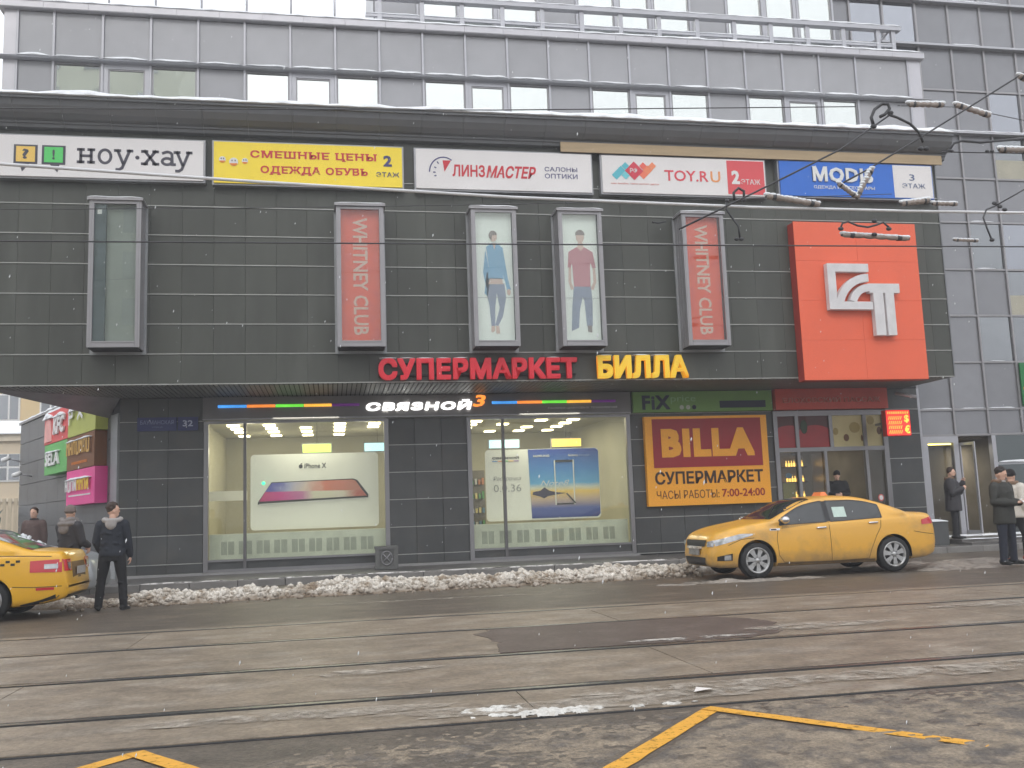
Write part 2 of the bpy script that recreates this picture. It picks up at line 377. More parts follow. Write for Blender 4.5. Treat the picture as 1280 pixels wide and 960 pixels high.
sb = field('snow_bank', -5.6, 8.0, 17.6, 19.8, .035, bank, dsnow_m); tag(sb, 'long heap of dirty lumpy snow shovelled along the kerb', 'snow bank', kind='stuff')
bpy.data.objects[sb.name]['kind'] = 'stuff'
# loose clods on the bank
b = MB()
ico = [Vector(v).normalized() for v in [(0,0,1),(.89,0,.45),(.28,.85,.45),(-.72,.53,.45),(-.72,-.53,.45),(.28,-.85,.45),(.72,.53,-.45),(-.28,.85,-.45),(-.89,0,-.45),(-.28,-.85,-.45),(.72,-.53,-.45),(0,0,-1)]]
icf = [(0,1,2),(0,2,3),(0,3,4),(0,4,5),(0,5,1),(1,6,2),(2,7,3),(3,8,4),(4,9,5),(5,10,1),(6,7,2),(7,8,3),(8,9,4),(9,10,5),(10,6,1),(11,7,6),(11,8,7),(11,9,8),(11,10,9),(11,6,10)]
for i in range(4200):
    x = random.uniform(-4.6, 7.3); y = 18.6+.035*(x-1)+random.gauss(0, .33); h = max(0, bank(x, y)); s = random.choice([.015, .02, .025, .03, .04, .05, .075])*random.uniform(.7, 1.2)
    if y < 17.5 or (h <= 0 and random.random() < .7): continue
    b.add([(x+v.x*s*random.uniform(.7, 1.2), y+v.y*s*random.uniform(.7, 1.2), h+s*.3+v.z*s*random.uniform(.5, 1)) for v in ico], icf, random.random() < .5)
cl = P('snow_clods', b, dsnow_m, sb, rel=False, kind='stuff')
def slush_r(x, y):
    e = 1-((x-13.2)/3.6)**2-((y-18.2)/1.2)**2; e2 = 1-((x-11.9)/1.4)**2-((y-17.3)/.7)**2
    e = max(e, e2); 
    return .10*max(-.4, e)*(.6+N(x*1.5, y*1.5))+.05*abs(N(x*6, y*6, 3))*(1 if e > 0 else 0)-.03
o = field('slush_heap', 9.4, 16.8, 16.5, 19.4, .05, slush_r, mat('grey_slush', (.30, .265, .23), rough=.6, var=.25, scale=8, bump=.6, bscale=50, dirt=(.14, .12, .10), dscale=3))
tag(o, 'low brown slush heap beside the right-hand men and behind the parked taxi', 'slush', kind='stuff')
def slush_car(x, y):
    return .07*max(-.3, 1-((x-7.3)/2.2)**2-((y-16.75)/.45)**2)*(.6+1.2*N(x*2.2, y*2.2))+.03*abs(N(x*8, y*8, 3))-.025
o = field('wheel_slush', 5.0, 9.6, 16.1, 17.4, .04, slush_car, MATS['grey_slush']); tag(o, 'churned slush around the front wheel of the sedan taxi', 'slush', kind='stuff')
# rutted brown slush covering the near edge of the road
fslush = mat('brown_slush', (.25, .20, .145), grain=.35, gscale=40, rough=.65, var=.3, scale=7, bump=.5, bscale=60, dirt=(.105, .09, .078), dscale=3.4, dlo=.45, dhi=.62)
def near(x, y):
    e = .5+.9*N(x*.45, y*.9, 7)-max(0, (y-5.9)*1.1)+max(0, (x-1.0)*.10)-max(0, 1.2-x)*.35
    for (ax, ay, bx, by) in ((2.56, 6.5, 1.3, 5.02), (2.53, 6.53, 3.55, 5.1)):
        t_ = min(1, max(0, ((x-ax)*(bx-ax)+(y-ay)*(by-ay))/((bx-ax)**2+(by-ay)**2))); dd = math.hypot(x-ax-t_*(bx-ax), y-ay-t_*(by-ay))
        if dd < .11 and (t_ < .62 or ax > 2.55): e = min(e, -.3+dd)
    return .012*min(1, max(-.4, e))+.016*e*N(x*5, y*9, 2)+.008*N(x*16, y*22, 5)-.002 if e > -.2 else -.01
o = field('road_slush', -1.5, 5.6, 3.6, 6.6, .022, near, fslush, cut=.001); tag(o, 'thin rutted brown slush over the near lane by the yellow zigzag', 'slush', kind='stuff')
# packed snow smears beside the rails
smear = worn('packed_snow', (.60, .56, .51), None, .42, .56, 4.2); thin_s = worn('thin_snow', (.42, .37, .31), None, .36, .60, 5.5)
def blob(name, cx, cy, rx, ry, z, lab, m=smear):
    b = MB(); n = 40; b.add([(cx+rx*math.cos(t)*(1+.5*N(math.cos(t)*2, math.sin(t)*2, cx)), cy+ry*math.sin(t)*(1+.5*N(math.cos(t)*2, math.sin(t)*2, cy)), z) for t in [2*PI*i/n for i in range(n)]], [tuple(range(n))])
    o = P(name, b, m); tag(o, lab, 'snow patch', kind='stuff')
def streak(x, y):
    e = 1.2-((x-1.45)/.42)**2-((y-6.74-.03*(x-1.3))/.085)**2; e = max(e, .9-((x-1.15)/.26)**2-((y-6.93)/.11)**2, .6-((x-2.25)/.42)**2-((y-6.72)/.035)**2)
    return .012+.016*(e+1.5*N(x*7, y*14, 3)+1.0*N(x*22, y*30, 5)) if e > -.9 else 0
o = field('snow_streak', .5, 2.9, 6.45, 7.25, .016, streak, mat('streak_snow', (.62, .60, .56), rough=.85, var=.15, grain=.2, gscale=30, dirt=(.36, .31, .25), dscale=7, dlo=.5, dhi=.7), cut=.021); tag(o, 'bright white packed snow streak along the near edge of the tram bed', 'snow patch', kind='stuff')
blob('snow_smear', 1.85, 6.95, 1.5, .2, 0.021, 'wide thin snow smear outside the nearest rail', thin_s)
blob('snow_smear', -.2, 7.25, 1.1, .16, 0.022, 'thin grey snow smear left of the white streak', thin_s)
blob('snow_smear', 4.3, 7.2, 2.4, .22, 0.023, 'long faint snow smear along the nearest rail on the right', thin_s)
blob('snow_smear', .35, 9.0, .55, .17, 0.023, 'small rough snow patch between the second and third rails', thin_s)
blob('snow_smear', 3.6, 9.82, .8, .08, 0.025, 'snow streak on the lower edge of the dark asphalt patch')
blob('snow_smear', 5.35, 10.2, .9, .22, 0.025, 'snow patch right of the dark asphalt patch', thin_s)
blob('snow_smear', 2.0, 16.3, 3.0, .08, .006, 'faint snow line on the far lane before the snow heap', thin_s)
blob('snow_smear', 9.5, 11.1, 2.2, .3, 0.026, 'pale dusting on the slabs at the right between rails', thin_s)
b = MB(); snowlip(b, -4, 14.5, 21.79, 21.93, .146, .028, 200); P('snow_line', b, worn('kerb_snow', (.7, .68, .66), None, .5, .56, 3), k, kind='stuff')
litter = P('paper_scrap', MB().add([(2.62,6.98,.032),(2.75,6.96,.05),(2.79,7.05,.034),(2.68,7.09,.045)], [(0,1,2,3)]), mat('scrap_paper', (.75, .7, .66), rough=.7)); tag(litter, 'small crumpled scrap of white paper lying on the tram bed', 'litter')

# ------------------------------------------------------------------ shopping centre
UY, GY, TY = 22.2, 24.4, 23.2           # projecting volume, ground-floor wall, recessed upper storey
mall = E('shopping_centre', (4, 23, 0), 'dark grey tiled shopping centre with projecting upper volume over glazed shopfronts', 'building')
b = MB(); b.prism([(-7.42, UY+.05), (15.93, UY+.05), (15.93, 24.86), (-5.02, 24.86), (-5.02, 24.42)], 4.50, 11.0, 'z'); P('wall', b, dark_m, mall)
rows = [4.48, 5.165, 5.845, 6.53, 7.215, 7.90, 8.585, 9.27, 10.3]
cw = .694
for r in range(len(rows)-1):
    x = -7.44; 
    off = [0, .0, .0, 0, 0, 0, 0, 0][r]
    while x < 15.9:
        x1 = min(x+cw, 15.95)
        if r == 7 and False: pass
        if not (11.62 < x and x1 < 14.93 and r < 5):
            tile('facade_tile', x+.002, x1-.002, UY-.0+random.uniform(0, .004), UY+.05, rows[r]+.014, rows[r+1]-.014, tile_m, mall, .002)
        x = x1
for z in rows[:-1]:
    P('joint_trim', MB().box(-7.44, 15.955, UY-.018, UY+.03, z-.010, z+.010), joint_m, mall)
P('end_trim', MB().box(15.95, 15.985, UY-.02, UY+.3, 4.47, 10.3), corn_m, mall)
P('side_wall', MB().box(15.94, 15.98, UY+.3, 24.86, 4.5, 11.0), clad_m, mall)
# cornice with its cove profile, snow on top
prof = [(UY, 10.28), (UY-.14, 10.30), (UY-.16, 10.37), (UY-.20, 10.38), (UY-.21, 10.42), (UY-.30, 10.45), (UY-.42, 10.53), (UY-.52, 10.66), (UY-.56, 10.78), (UY-.62, 10.79), (UY-.62, 10.86), (UY+1.0, 10.95), (UY+1.0, 10.28)]
for i in range(24):
    xa = -7.8+i*1.0; P('cornice', MB().prism(prof, xa+.003, min(xa+.997, 16.2), 'x'), corn_m, mall)
b = MB(); snowlip(b, -7.8, 16.22, UY-.69, UY+.95, 10.862, .16, 110); P('snow_cover', b, snow_m, mall, kind='stuff')
P('fascia_strip', MB().box(5.62, 16.02, UY-.26, UY-.215, 10.115, 10.36), mat('tan_fascia', (.44, .33, .20), rough=.6, var=.12, stretch=(.4, 1, 4)), mall, label='tan boarded strip under the right half of the cornice')
# soffit of narrow boards
sof_m = mat('soffit_metal', (.19, .19, .185), rough=.45, metal=.3, var=.1, rand=.08)
P('soffit_void', MB().prism([(-7.3, UY+.05), (15.93, UY+.05), (15.93, 24.86), (-4.9, 24.86)], 4.475, 4.499, 'z'), dark_m, mall)
b = MB(); x = -7.3
while x < 15.9:
    ya = 24.4 if x > -5 else 22.35+(x+7.3)*.86+.05
    b.box(x, x+.085, UY+.06, ya, 4.452, 4.474); x += .11
P('soffit_board', b, sof_m, mall, kind='stuff')
# grey underside wedge where the volume meets the side wing
b = MB().add([(-7.44, 22.34, 4.45), (-5.0, 24.38, 4.45), (-5.42, 25.22, 4.06), (-7.44, 22.34, 4.50), (-5.0, 24.38, 4.50), (-5.42, 25.22, 4.50)], [(0,2,1),(3,4,5),(0,1,4,3),(1,2,5,4),(2,0,3,5)])
P('wedge_soffit', b, mat('wedge_panel', (.30, .29, .30), rough=.4, metal=.2), mall)

# recessed upper storey: cladding panels, ledge, windows
P('wall', MB().box(-7.4, 16.45, TY+.12, TY+.3, 10.9, 13.66), dark_m, mall)
xs = [-7.2, -6.39]+[-5.29+1.1*i for i in range(20)]   # mullion lines ... 15.61
xs = xs[:21]+[16.13]
tile('corner_pilaster', -7.5, -7.21, TY-.03, TY+.12, 10.95, 13.66, frame_l, mall); tile('corner_pilaster', 16.14, 16.52, TY-.03, TY+.12, 10.95, 13.66, frame_l, mall)
for i in range(len(xs)-1):
    tile('cladding_panel', xs[i]+.03, xs[i+1]-.03, TY, TY+.1, 12.50, 13.64, clad_m, mall)
for x in xs: tile('mullion', x-.028, x+.028, TY-.05, TY+.05, 10.95, 13.66, mull_m, mall)
def storey_row(xs, y, z0, z1, start, glass=mglass, shift=0):
    for i in range(len(xs)-1):
        a, c = xs[i]+.03, xs[i+1]-.03; ph = (i-start-shift) % 4
        if i < start or ph == 3:
            tile('cladding_panel', a, c, y, y+.1, z0, z1, clad_m, mall)
        else:
            w = .035 if ph != 1 else .10
            if ph == 1: a -= .0; c += .0
            b = MB()
            b.box(a, a+w, y-.02, y+.08, z0, z1); b.box(c-w, c, y-.02, y+.08, z0, z1); b.box(a+w, c-w, y-.02, y+.08, z1-w-.02, z1); b.box(a+w, c-w, y-.02, y+.08, z0, z0+w)
            f = P('window', b, mull_m if ph == 1 else frame_m, mall)
            P('pane', MB().box(a+w, c-w, y+.02, y+.04, z0+w, z1-w-.02), glass, f)
            if ph == 1:
                b = MB(); q = a+w; e = c-w; t = z1-w-.02; g = .035
                b.box(q, q+g, y-.005, y+.02, z0+w, t); b.box(e-g, e, y-.005, y+.02, z0+w, t); b.box(q+g, e-g, y-.005, y+.02, t-g, t); P('sash', b, frame_m, f)
storey_row(xs, TY, 10.98, 12.40, 1)
P('ledge', MB().prism([(TY-.02, 12.40), (TY-.17, 12.41), (TY-.20, 12.44), (TY-.17, 12.47), (TY-.02, 12.49)], -7.62, 16.66, 'x'), mull_m, mall)
b = MB()
for i in range(len(xs)-1): snowlip(b, xs[i]+.04, xs[i+1]-.04, TY-.21, TY-.0, 12.462, .065)
P('snow_cover', b, snow_m, mall, kind='stuff')
for i in range(24):
    xa = -7.62+i*1.01; P('parapet_cap', MB().prism([(TY+.4, 13.66), (TY-.14, 13.66), (TY-.16, 13.68), (TY-.16, 13.84), (TY+.4, 13.88)], xa+.003, min(xa+1.007, 16.6), 'x'), frame_l, mall)
b = MB(); snowlip(b, -7.62, 16.6, TY-.18, TY+.4, 13.845, .07, 150); P('snow_cover', b, snow_m, mall, kind='stuff')
P('terrace', MB().box(-7.4, 16.4, TY+.3, 24.2, 13.5, 13.64), snow_m, mall)
# top storey set farther back
QY = 24.1
xt = [1.29+1.1*i for i in range(13)]
P('wall', MB().box(1.26, 14.5, QY+.12, QY+.3, 13.6, 17.4), dark_m, mall); P('side_wall', MB().box(1.24, 1.30, QY+.3, 30, 13.6, 17.4), clad_m, mall); P('roof', MB().box(1.24, 14.6, QY-.1, 30, 17.4, 17.5), mull_m, mall)
for x in xt: tile('mullion', x-.028, x+.028, QY-.05, QY+.05, 13.6, 16.9, mull_m, mall)
storey_row(xt, QY, 13.7, 17.0, 0, shift=1)
P('ledge', MB().box(1.2, 14.6, QY-.15, QY, 17.01, 17.1), mull_m, mall)
# terrace railing
rail2 = E('terrace_railing', (-3, 23.5, 13.7), 'thin light posts standing against the white sky at the upper left of the roof', 'railing')
for i in range(7): P('post', MB().tube([(-6.33+1.09*i, 23.5, 13.6), (-6.33+1.09*i, 23.5, 15.3)], .028, 8), mull_m, rail2)
P('top_rail', MB().tube([(-6.4, 23.5, 15.3), (1.0, 23.5, 15.3)], .03, 8), mull_m, rail2)
rail = E('terrace_railing', (8, 23.5, 13.7), 'snow-topped grey metal railing with square posts along the roof terrace', 'railing')
for i, x in enumerate([1.35, 2.45, 3.5, 4.58, 5.66, 6.75, 7.84, 8.93, 10.03, 11.12, 12.21, 13.32, 14.42, 15.5, 15.98]):
    tile('post', x-.06, x+.06, 23.46, 23.56, 13.6, 14.70, mull_m, rail)
rl = P('top_rail', MB().box(1.0, 16.2, 23.40, 23.60, 14.68, 14.80), mull_m, rail)
b = MB(); snowlip(b, 1.0, 16.2, 23.39, 23.6, 14.80, .05, 120); P('snow_cap', b, snow_m, rl, kind='stuff')
rl = P('lower_rail', MB().box(1.0, 16.0, 23.48, 23.54, 14.20, 14.28), mull_m, rail)
b = MB(); snowlip(b, 1.0, 16.0, 23.46, 23.55, 14.28, .03, 120); P('snow_cap', b, snow_m, rl, kind='stuff')
b = MB().tube([(15.3, 24.2, 13.9), (15.9, 23.6, 14.7)], .03, 8); P('brace', b, frame_l, rail)
aer = MB().tube([(12.6, 24.6, 15.9), (13.35, 23.9, 14.9)], .02, 6)

# ------------------------------------------------------------------ ground floor
gz = [.20, .44, 1.12, 1.805, 2.49, 3.18, 3.865, 4.45]
def wallrun(name, xa, xb, cols, y=GY, z_top=None, hole=None):
    P('wall', MB().box(xa, xb, y+.05, y+.3, .0, 4.50), dark_m, mall)
    for r in range(len(gz)-1):
        for i in range(len(cols)-1):
            tile(name, cols[i]+.003, cols[i+1]-.003, y+random.uniform(0, .004), y+.05, gz[r]+.010, gz[r+1]-.010, wtile_m, mall)
        P('joint_trim', MB().box(xa, xb, y-.010, y+.03, gz[r]-.009, gz[r]+.009), joint_m, mall)
wallrun('wall_tile', -5.0, -3.06, [-5.0, -4.57, -3.88, -3.06])
wallrun('wall_tile', 1.43, 3.43, [1.43, 2.09, 2.77, 3.43])
wallrun('wall_tile', 7.82, 11.86, [7.82, 8.5, 9.18, 9.86, 10.54, 11.2, 11.86])
wallrun('wall_tile', 15.28, 16.3, [15.28, 16.3])
tile('plinth', -5.0, 7.9, GY-.03, GY+.02, .10, .205, mat('plinth_trim', (.3, .29, .29), rough=.4), mall)

# shop interiors -------------------------------------------------------
int_m = mat('shop_wall', (.36, .345, .265), rough=.8, var=.15, scale=.6)
int_d = mat('shop_dark', (.16, .14, .11), rough=.8, var=.3, scale=1.5)
flo_m = mat('shop_floor', (.35, .33, .28), rough=.3)
lampm = mat('ceiling_lamp', (1, .9, .6), emit=5, var=0)
def room(xa, xb, y0, y1, z0, z1, wm=int_m, floor=flo_m):
    P('room_wall', MB().box(xa, xa+.05, y0, y1, z0, z1), wm, mall); P('room_wall', MB().box(xb-.05, xb, y0, y1, z0, z1), wm, mall)
    P('room_wall', MB().box(xa+.05, xb-.05, y1, y1+.05, z0, z1), wm, mall)
    P('room_floor', MB().box(xa, xb, y0, y1, z0-.05, z0), floor, mall); P('room_ceiling', MB().box(xa, xb, y0, y1, z1, z1+.05), wm, mall)
room(-3.3, 8.0, GY+.31, 31.5, .3, 4.0)
def lampat(name, x, y, z, e, size, col=(1, .92, .74)):
    L = bpy.data.lights.new(name, 'AREA'); L.energy = e; L.size = size; L.color = col; o = bpy.data.objects.new(name, L); o.location = (x, y, z); link(o, mall)
lampat('shop_lamp', -.6, 27.6, 3.9, 70, 3); lampat('shop_lamp', 5.6, 27.6, 3.9, 70, 3)
for px_, py_ in ((-2.2, 26.6), (1.0, 29.0), (-1.8, 29.6), (5.0, 29.5)):
    L = bpy.data.lights.new('shop_bulb', 'POINT'); L.energy = 16 if px_ < 3 else 10; L.shadow_soft_size = .25; L.color = (1, .93, .76); o = bpy.data.objects.new('shop_bulb', L); o.location = (px_, py_, 3.3); link(o, mall)
lampat('shop_lamp', -.6, 24.95, 3.9, 60, 1.6, (1, .97, .78)); lampat('shop_lamp', 5.6, 24.95, 3.9, 60, 1.6, (1, .97, .78))
for x in np.arange(-2.6, 7.8, .95):
    for y in (26.9, 27.9, 29, 30.3):
        if random.random() < .78:
            q = P('ceiling_lamp', MB().box(x-.16, x+.16, y-.16, y+.16, 3.96, 3.99), lampm, mall)
def shopfront(xa, xb, mull, lab):
    """frame, clear panes and transom bars of one big shop window"""
    z0, zt, zb = .21, 3.86, .50
    b = MB(); 
    b.box(xa, xa+.11, GY-.04, GY+.12, z0, zt); b.box(xb-.11, xb, GY-.04, GY+.12, z0, zt); b.box(xa+.11, xb-.11, GY-.04, GY+.12, zt-.07, zt); b.box(xa+.11, xb-.11, GY-.03, GY+.12, z0, z0+.06); b.box(xa+.11, xb-.11, GY-.025, GY+.12, zb-.05, zb)
    f = P('shop_window', b, frame_m, mall, label=lab)
    P('mullion', MB().box(mull-.035, mull+.035, GY-.035, GY+.1, z0+.06, zt-.07), MATS['frame_dark'], f)
    P('kick_panel', MB().box(xa+.11, mull-.035, GY+.02, GY+.06, z0+.06, zb-.05), wtile_m, f); P('kick_panel', MB().box(mull+.035, xb-.11, GY+.02, GY+.06, z0+.06, zb-.05), wtile_m, f)
    P('pane', MB().box(xa+.11, mull-.035, GY+.03, GY+.045, zb, zt-.07), sglass, f); P('pane', MB().box(mull+.035, xb-.11, GY+.03, GY+.045, zb, zt-.07), sglass, f)
    P('reveal', MB().box(xa, xa+.03, GY+.12, GY+.5, z0, zt), frame_m, f)
mat('frame_dark', (.16, .155, .16), rough=.4, metal=.4)
shopfront(-3.05, 1.43, -2.08, 'shop window with the phone poster, left of the pair'); shopfront(3.43, 7.80, 4.37, 'shop window with the blue poster, right of the pair')
P('wall', MB().box(-3.06, 7.83, GY+.05, GY+.3, 3.93, 4.5), dark_m, mall)
# white sill cabinets with grilles along the window bottoms
cab_m = mat('white_cabinet', (.72, .76, .70), rough=.5); grl_m = mat('grille_grey', (.36, .39, .37), rough=.6)
for xa, xb, n in ((-2.95, 1.36, 9), (3.52, 7.72, 8)):
    c = P('sill_cabinet', MB().box(xa, xb, 24.75, 25.1, .3, 1.10), cab_m, mall)
    for i in range(n):
        x = xa+.28+(xb-xa-.5)*i/n
        for d in (0, .17):
            b = MB()
            for kx in range(6): b.box(x+d+kx*.024, x+d+kx*.024+.013, 24.742, 24.752, .60, .92)
            P('vent_grille', b, grl_m, c)

# posters inside ------------------------------------------------------
def roundrect(x0, x1, z0, z1, r, n=5):
    pts = []
    for cx, cz, a0 in ((x1-r, z1-r, 0), (x0+r, z1-r, 90), (x0+r, z0+r, 180), (x1-r, z0+r, 270)):
        for i in range(n+1): a = math.radians(a0+90*i/n); pts.append((cx+r*math.cos(a), cz+r*math.sin(a)))
    return pts
card_m = mat('poster_white', (.74, .74, .70), rough=.4, var=.02, emit=.12)
ink_m = mat('black_ink', (.03, .03, .03), rough=.5, var=0)
def poly(b, pts, y, d=.004): b.prism(pts, y, y+d); return b
ps = E('window_poster', (-.4, 25.3, 1.1), 'big white poster of a colourful smartphone hanging in the left shop window', 'poster')
P('card', MB().prism(roundrect(-2.02, 1.20, 1.16, 3.07, .10), 25.30, 25.34), card_m, ps)
# gradient screen: colour bands of print
def gradmat(name, stops, axis='X', rough=.4, emit=0, rng=(0, 1), noise_=.0):
    m = bpy.data.materials.new(name); m.use_nodes = True; n = m.node_tree.nodes; l = m.node_tree.links; b = n['Principled BSDF']; b.inputs['Roughness'].default_value = rough
    tc = n.new('ShaderNodeTexCoord'); sp = n.new('ShaderNodeSeparateXYZ'); l.new(tc.outputs['Object'], sp.inputs[0])
    mr = n.new('ShaderNodeMapRange'); mr.inputs[1].default_value = rng[0]; mr.inputs[2].default_value = rng[1]; 
    t = n.new('ShaderNodeTexNoise'); t.inputs['Scale'].default_value = 3; l.new(tc.outputs['Object'], t.inputs['Vector'])
    ma = n.new('ShaderNodeMath'); ma.operation = 'MULTIPLY_ADD'; l.new(t.outputs[0], ma.inputs[0]); ma.inputs[1].default_value = noise_; l.new(sp.outputs[axis], ma.inputs[2]); l.new(ma.outputs[0], mr.inputs[0])
    cr = n.new('ShaderNodeValToRGB'); l.new(mr.outputs[0], cr.inputs[0])
    e = cr.color_ramp.elements
    e[0].position = stops[0][0]; e[0].color = (*stops[0][1], 1); e[1].position = stops[-1][0]; e[1].color = (*stops[-1][1], 1)
    for p, c in stops[1:-1]: q = e.new(p); q.color = (*c, 1)
    l.new(cr.outputs[0], b.inputs['Base Color'])
    if emit: l.new(cr.outputs[0], b.inputs['Emission Color']); b.inputs['Emission Strength'].default_value = emit
    MATS[name] = m; return m
P('phone_body', MB().prism([(-1.84, 1.80), (-1.84, 1.86), (-1.50, 2.36), (.55, 2.40), (.66, 2.36), (.94, 1.98), (.93, 1.90), (.86, 1.87), (-1.76, 1.775)], 25.29, 25.299), ink_m, ps)
gx = [ (0, (.10, .08, .45)), (.18, (.10, .10, .55)), (.35, (.5, .5, .75)), (.5, (.75, .62, .6)), (.7, (.75, .22, .15)), (1, (.65, .25, .2))]
P('phone_screen', MB().prism([(-1.66, 2.12), (-1.49, 2.34), (.52, 2.375), (.62, 2.34), (.78, 2.10)], 25.281, 25.289), gradmat('screen_upper', gx, rng=(-1.6, .8), noise_=.5), ps)
P('phone_screen', MB().prism([(-1.80, 1.88), (-1.66, 2.12), (.78, 2.10), (.9, 1.95)], 25.281, 25.289), gradmat('screen_lower', [(0, (.65, .05, .18)), (.3, (.7, .06, .35)), (.5, (.6, .2, .45)), (.62, (.75, .72, .6)), (.85, (.8, .74, .66)), (1, (.6, .15, .12))], rng=(-1.8, .9), noise_=.5), ps)
P('phone_edge', MB().prism([(-1.84, 1.80), (-1.76, 1.775), (.86, 1.87), (.93, 1.90), (.9, 1.905), (-1.78, 1.825)], 25.276, 25.280), mat('chrome_print', (.7, .7, .7), rough=.3), ps)
text('iPhone X', -.68, -.13, 2.69, 2.82, 25.29, ink_m, ps, bold=.01)
b = MB().ball((-.77, 25.29, 2.745), .05, 10, (1, .1, 1.05)); b.tube([(-.765, 25.29, 2.80), (-.74, 25.29, 2.83)], .012, 6); P('fruit_logo', b, ink_m, ps)
lowp = mat('blurred_print', (.85, .83, .76), rough=.5)
ps = E('window_poster', (5.6, 25.3, 1.1), 'wide poster, half white and half blue sunset seascape, in the right shop window', 'poster')
P('card', MB().prism(roundrect(4.03, 7.16, 1.16, 3.05, .10), 25.32, 25.34), card_m, ps)
sunset = gradmat('sunset_print', [(0, (.03, .05, .22)), (.16, (.06, .09, .32)), (.30, (.55, .40, .28)), (.40, (.80, .55, .12)), (.46, (.60, .62, .55)), (.52, (.12, .38, .66)), (.72, (.06, .22, .55)), (1, (.03, .06, .30))], axis='Z', rng=(1.18, 3.05), noise_=.06, emit=.10)
P('sea_print', MB().prism([(5.25, 1.20), (7.06, 1.20), (7.14, 1.28), (7.15, 2.97), (7.07, 3.04), (5.20, 3.04)], 25.30, 25.318), sunset, ps)
P('island_print', MB().prism([(5.28, 1.83), (5.3, 1.9), (5.5, 1.93), (5.62, 2.02), (5.66, 1.98), (5.75, 1.92), (5.98, 1.87), (6.2, 1.85), (5.98, 1.82), (5.7, 1.78), (5.6, 1.72), (5.5, 1.77)], 25.29, 25.298), mat('island_ink', (.05, .04, .09), rough=.6), ps)
b = MB()
for q in ((5.90, 5.93, 1.54, 2.74), (6.42, 6.45, 1.54, 2.74)): b.box(q[0], q[1], 25.285, 25.297, q[2], q[3])
P('phone_outline', b, white_m, ps); b = MB(); b.box(5.93, 6.42, 25.285, 25.297, 2.68, 2.74); b.box(5.93, 6.42, 25.285, 25.297, 1.54, 1.58); b.prism([(6.2, 1.83), (6.23, 1.85), (6.47, 1.58), (6.44, 1.56)], 25.27, 25.284); P('phone_outline', b, ink_m, ps)
text('SAMSUNG', 5.33, 5.78, 2.83, 2.89, 25.29, white_m, ps, bold=.02); text('Galaxy', 6.30, 6.58, 2.82, 2.89, 25.29, white_m, ps, bold=.01); text('Note8', 6.62, 6.9, 2.83, 2.89, 25.29, mat('faint_print', (.3, .4, .65), rough=.5), ps, bold=0)
text('Note8', 5.5, 6.3, 2.05, 2.2, 25.28, white_m, ps, bold=-.005, shear=.4)
text('СВЯЗНОЙ', 4.22, 4.95, 2.80, 2.87, 25.31, ink_m, ps, bold=.03); 
hc = [(.05, .25, .7), (.8, .25, .03), (.1, .6, .08), (.85, .45, .05), (.25, .05, .4)]
for i in range(5):
    x = 4.22+i*.146; P('colour_bar', MB().box(x, x+.14, 25.305, 25.318, 2.735, 2.755), mat('bar_colour%d' % i, hc[i]), ps)
thin_m = mat('grey_ink', (.3, .3, .3), rough=.5); text('Рассрочка', 4.24, 4.98, 2.20, 2.34, 25.31, thin_m, ps, bold=-.01, shear=.2); text('0.0.36', 4.24, 4.98, 1.93, 2.12, 25.31, thin_m, ps, bold=-.008)
# small lit boxes hanging behind the posters
for x0, x1, c, lab in ((-.75, .0, (.55, .75, .12), 'lime lit hanging box above the phone poster'), (.9, 1.6, (.45, .75, .85), 'pale blue lit hanging box at the right edge of the left shop window'), (4.35, 5.2, (.45, .8, .85), 'pale blue lit hanging box at the left of the right shop window'), (6.15, 7.0, (.85, .6, .12), 'amber lit hanging box above the seascape poster')):
    q = E('hanging_lightbox', (x0, 26.5, 3.1), lab, 'light box', 'lit boxes hanging in the shop')
    P('lit_face', MB().box(x0, x1, 26.5, 26.52, 3.18, 3.40), mat('lit_'+lab[:5].strip().replace(' ', '_'), c, emit=.9, var=.05), q); P('casing', MB().box(x0-.03, x1+.03, 26.52, 26.6, 3.15, 3.43), frame_m, q)
    P('cord', MB().box((x0+x1)/2-.005, (x0+x1)/2+.005, 26.55, 26.56, 3.43, 3.99), ink_m, q)
# shelves with small goods at the left of the second window
sh = E('display_shelf', (3.7, 27.2, .3), 'dark shop shelf packed with small products behind the right shop window', 'shelf')
P('shelf_frame', MB().box(3.35, 4.3, 27.2, 27.6, .3, 2.6), int_d, sh); random.seed(3)
for z in (1.0, 1.4, 1.8, 2.2):
    for i in range(9):
        x = 3.4+i*.1; b = MB().box(x, x+.06, 27.1, 27.19, z, z+random.uniform(.1, .22)); P('product', b, mat('goods%d' % random.randint(0, 4), [(.5, .2, .1), (.1, .2, .3), (.6, .5, .2), (.5, .5, .5), (.1, .3, .1)][random.randint(0, 4)]), sh)
b = MB().box(-3.2, -2.2, 26.2, 26.5, 1.95, 2.2); P('counter', b, white_m, mall)
led = P('indicator_lamp', MB().ball((-1.68, 25.0, 2.33), .045, 10), mat('green_led', (.05, .9, .4), emit=1.5, var=0), mall)

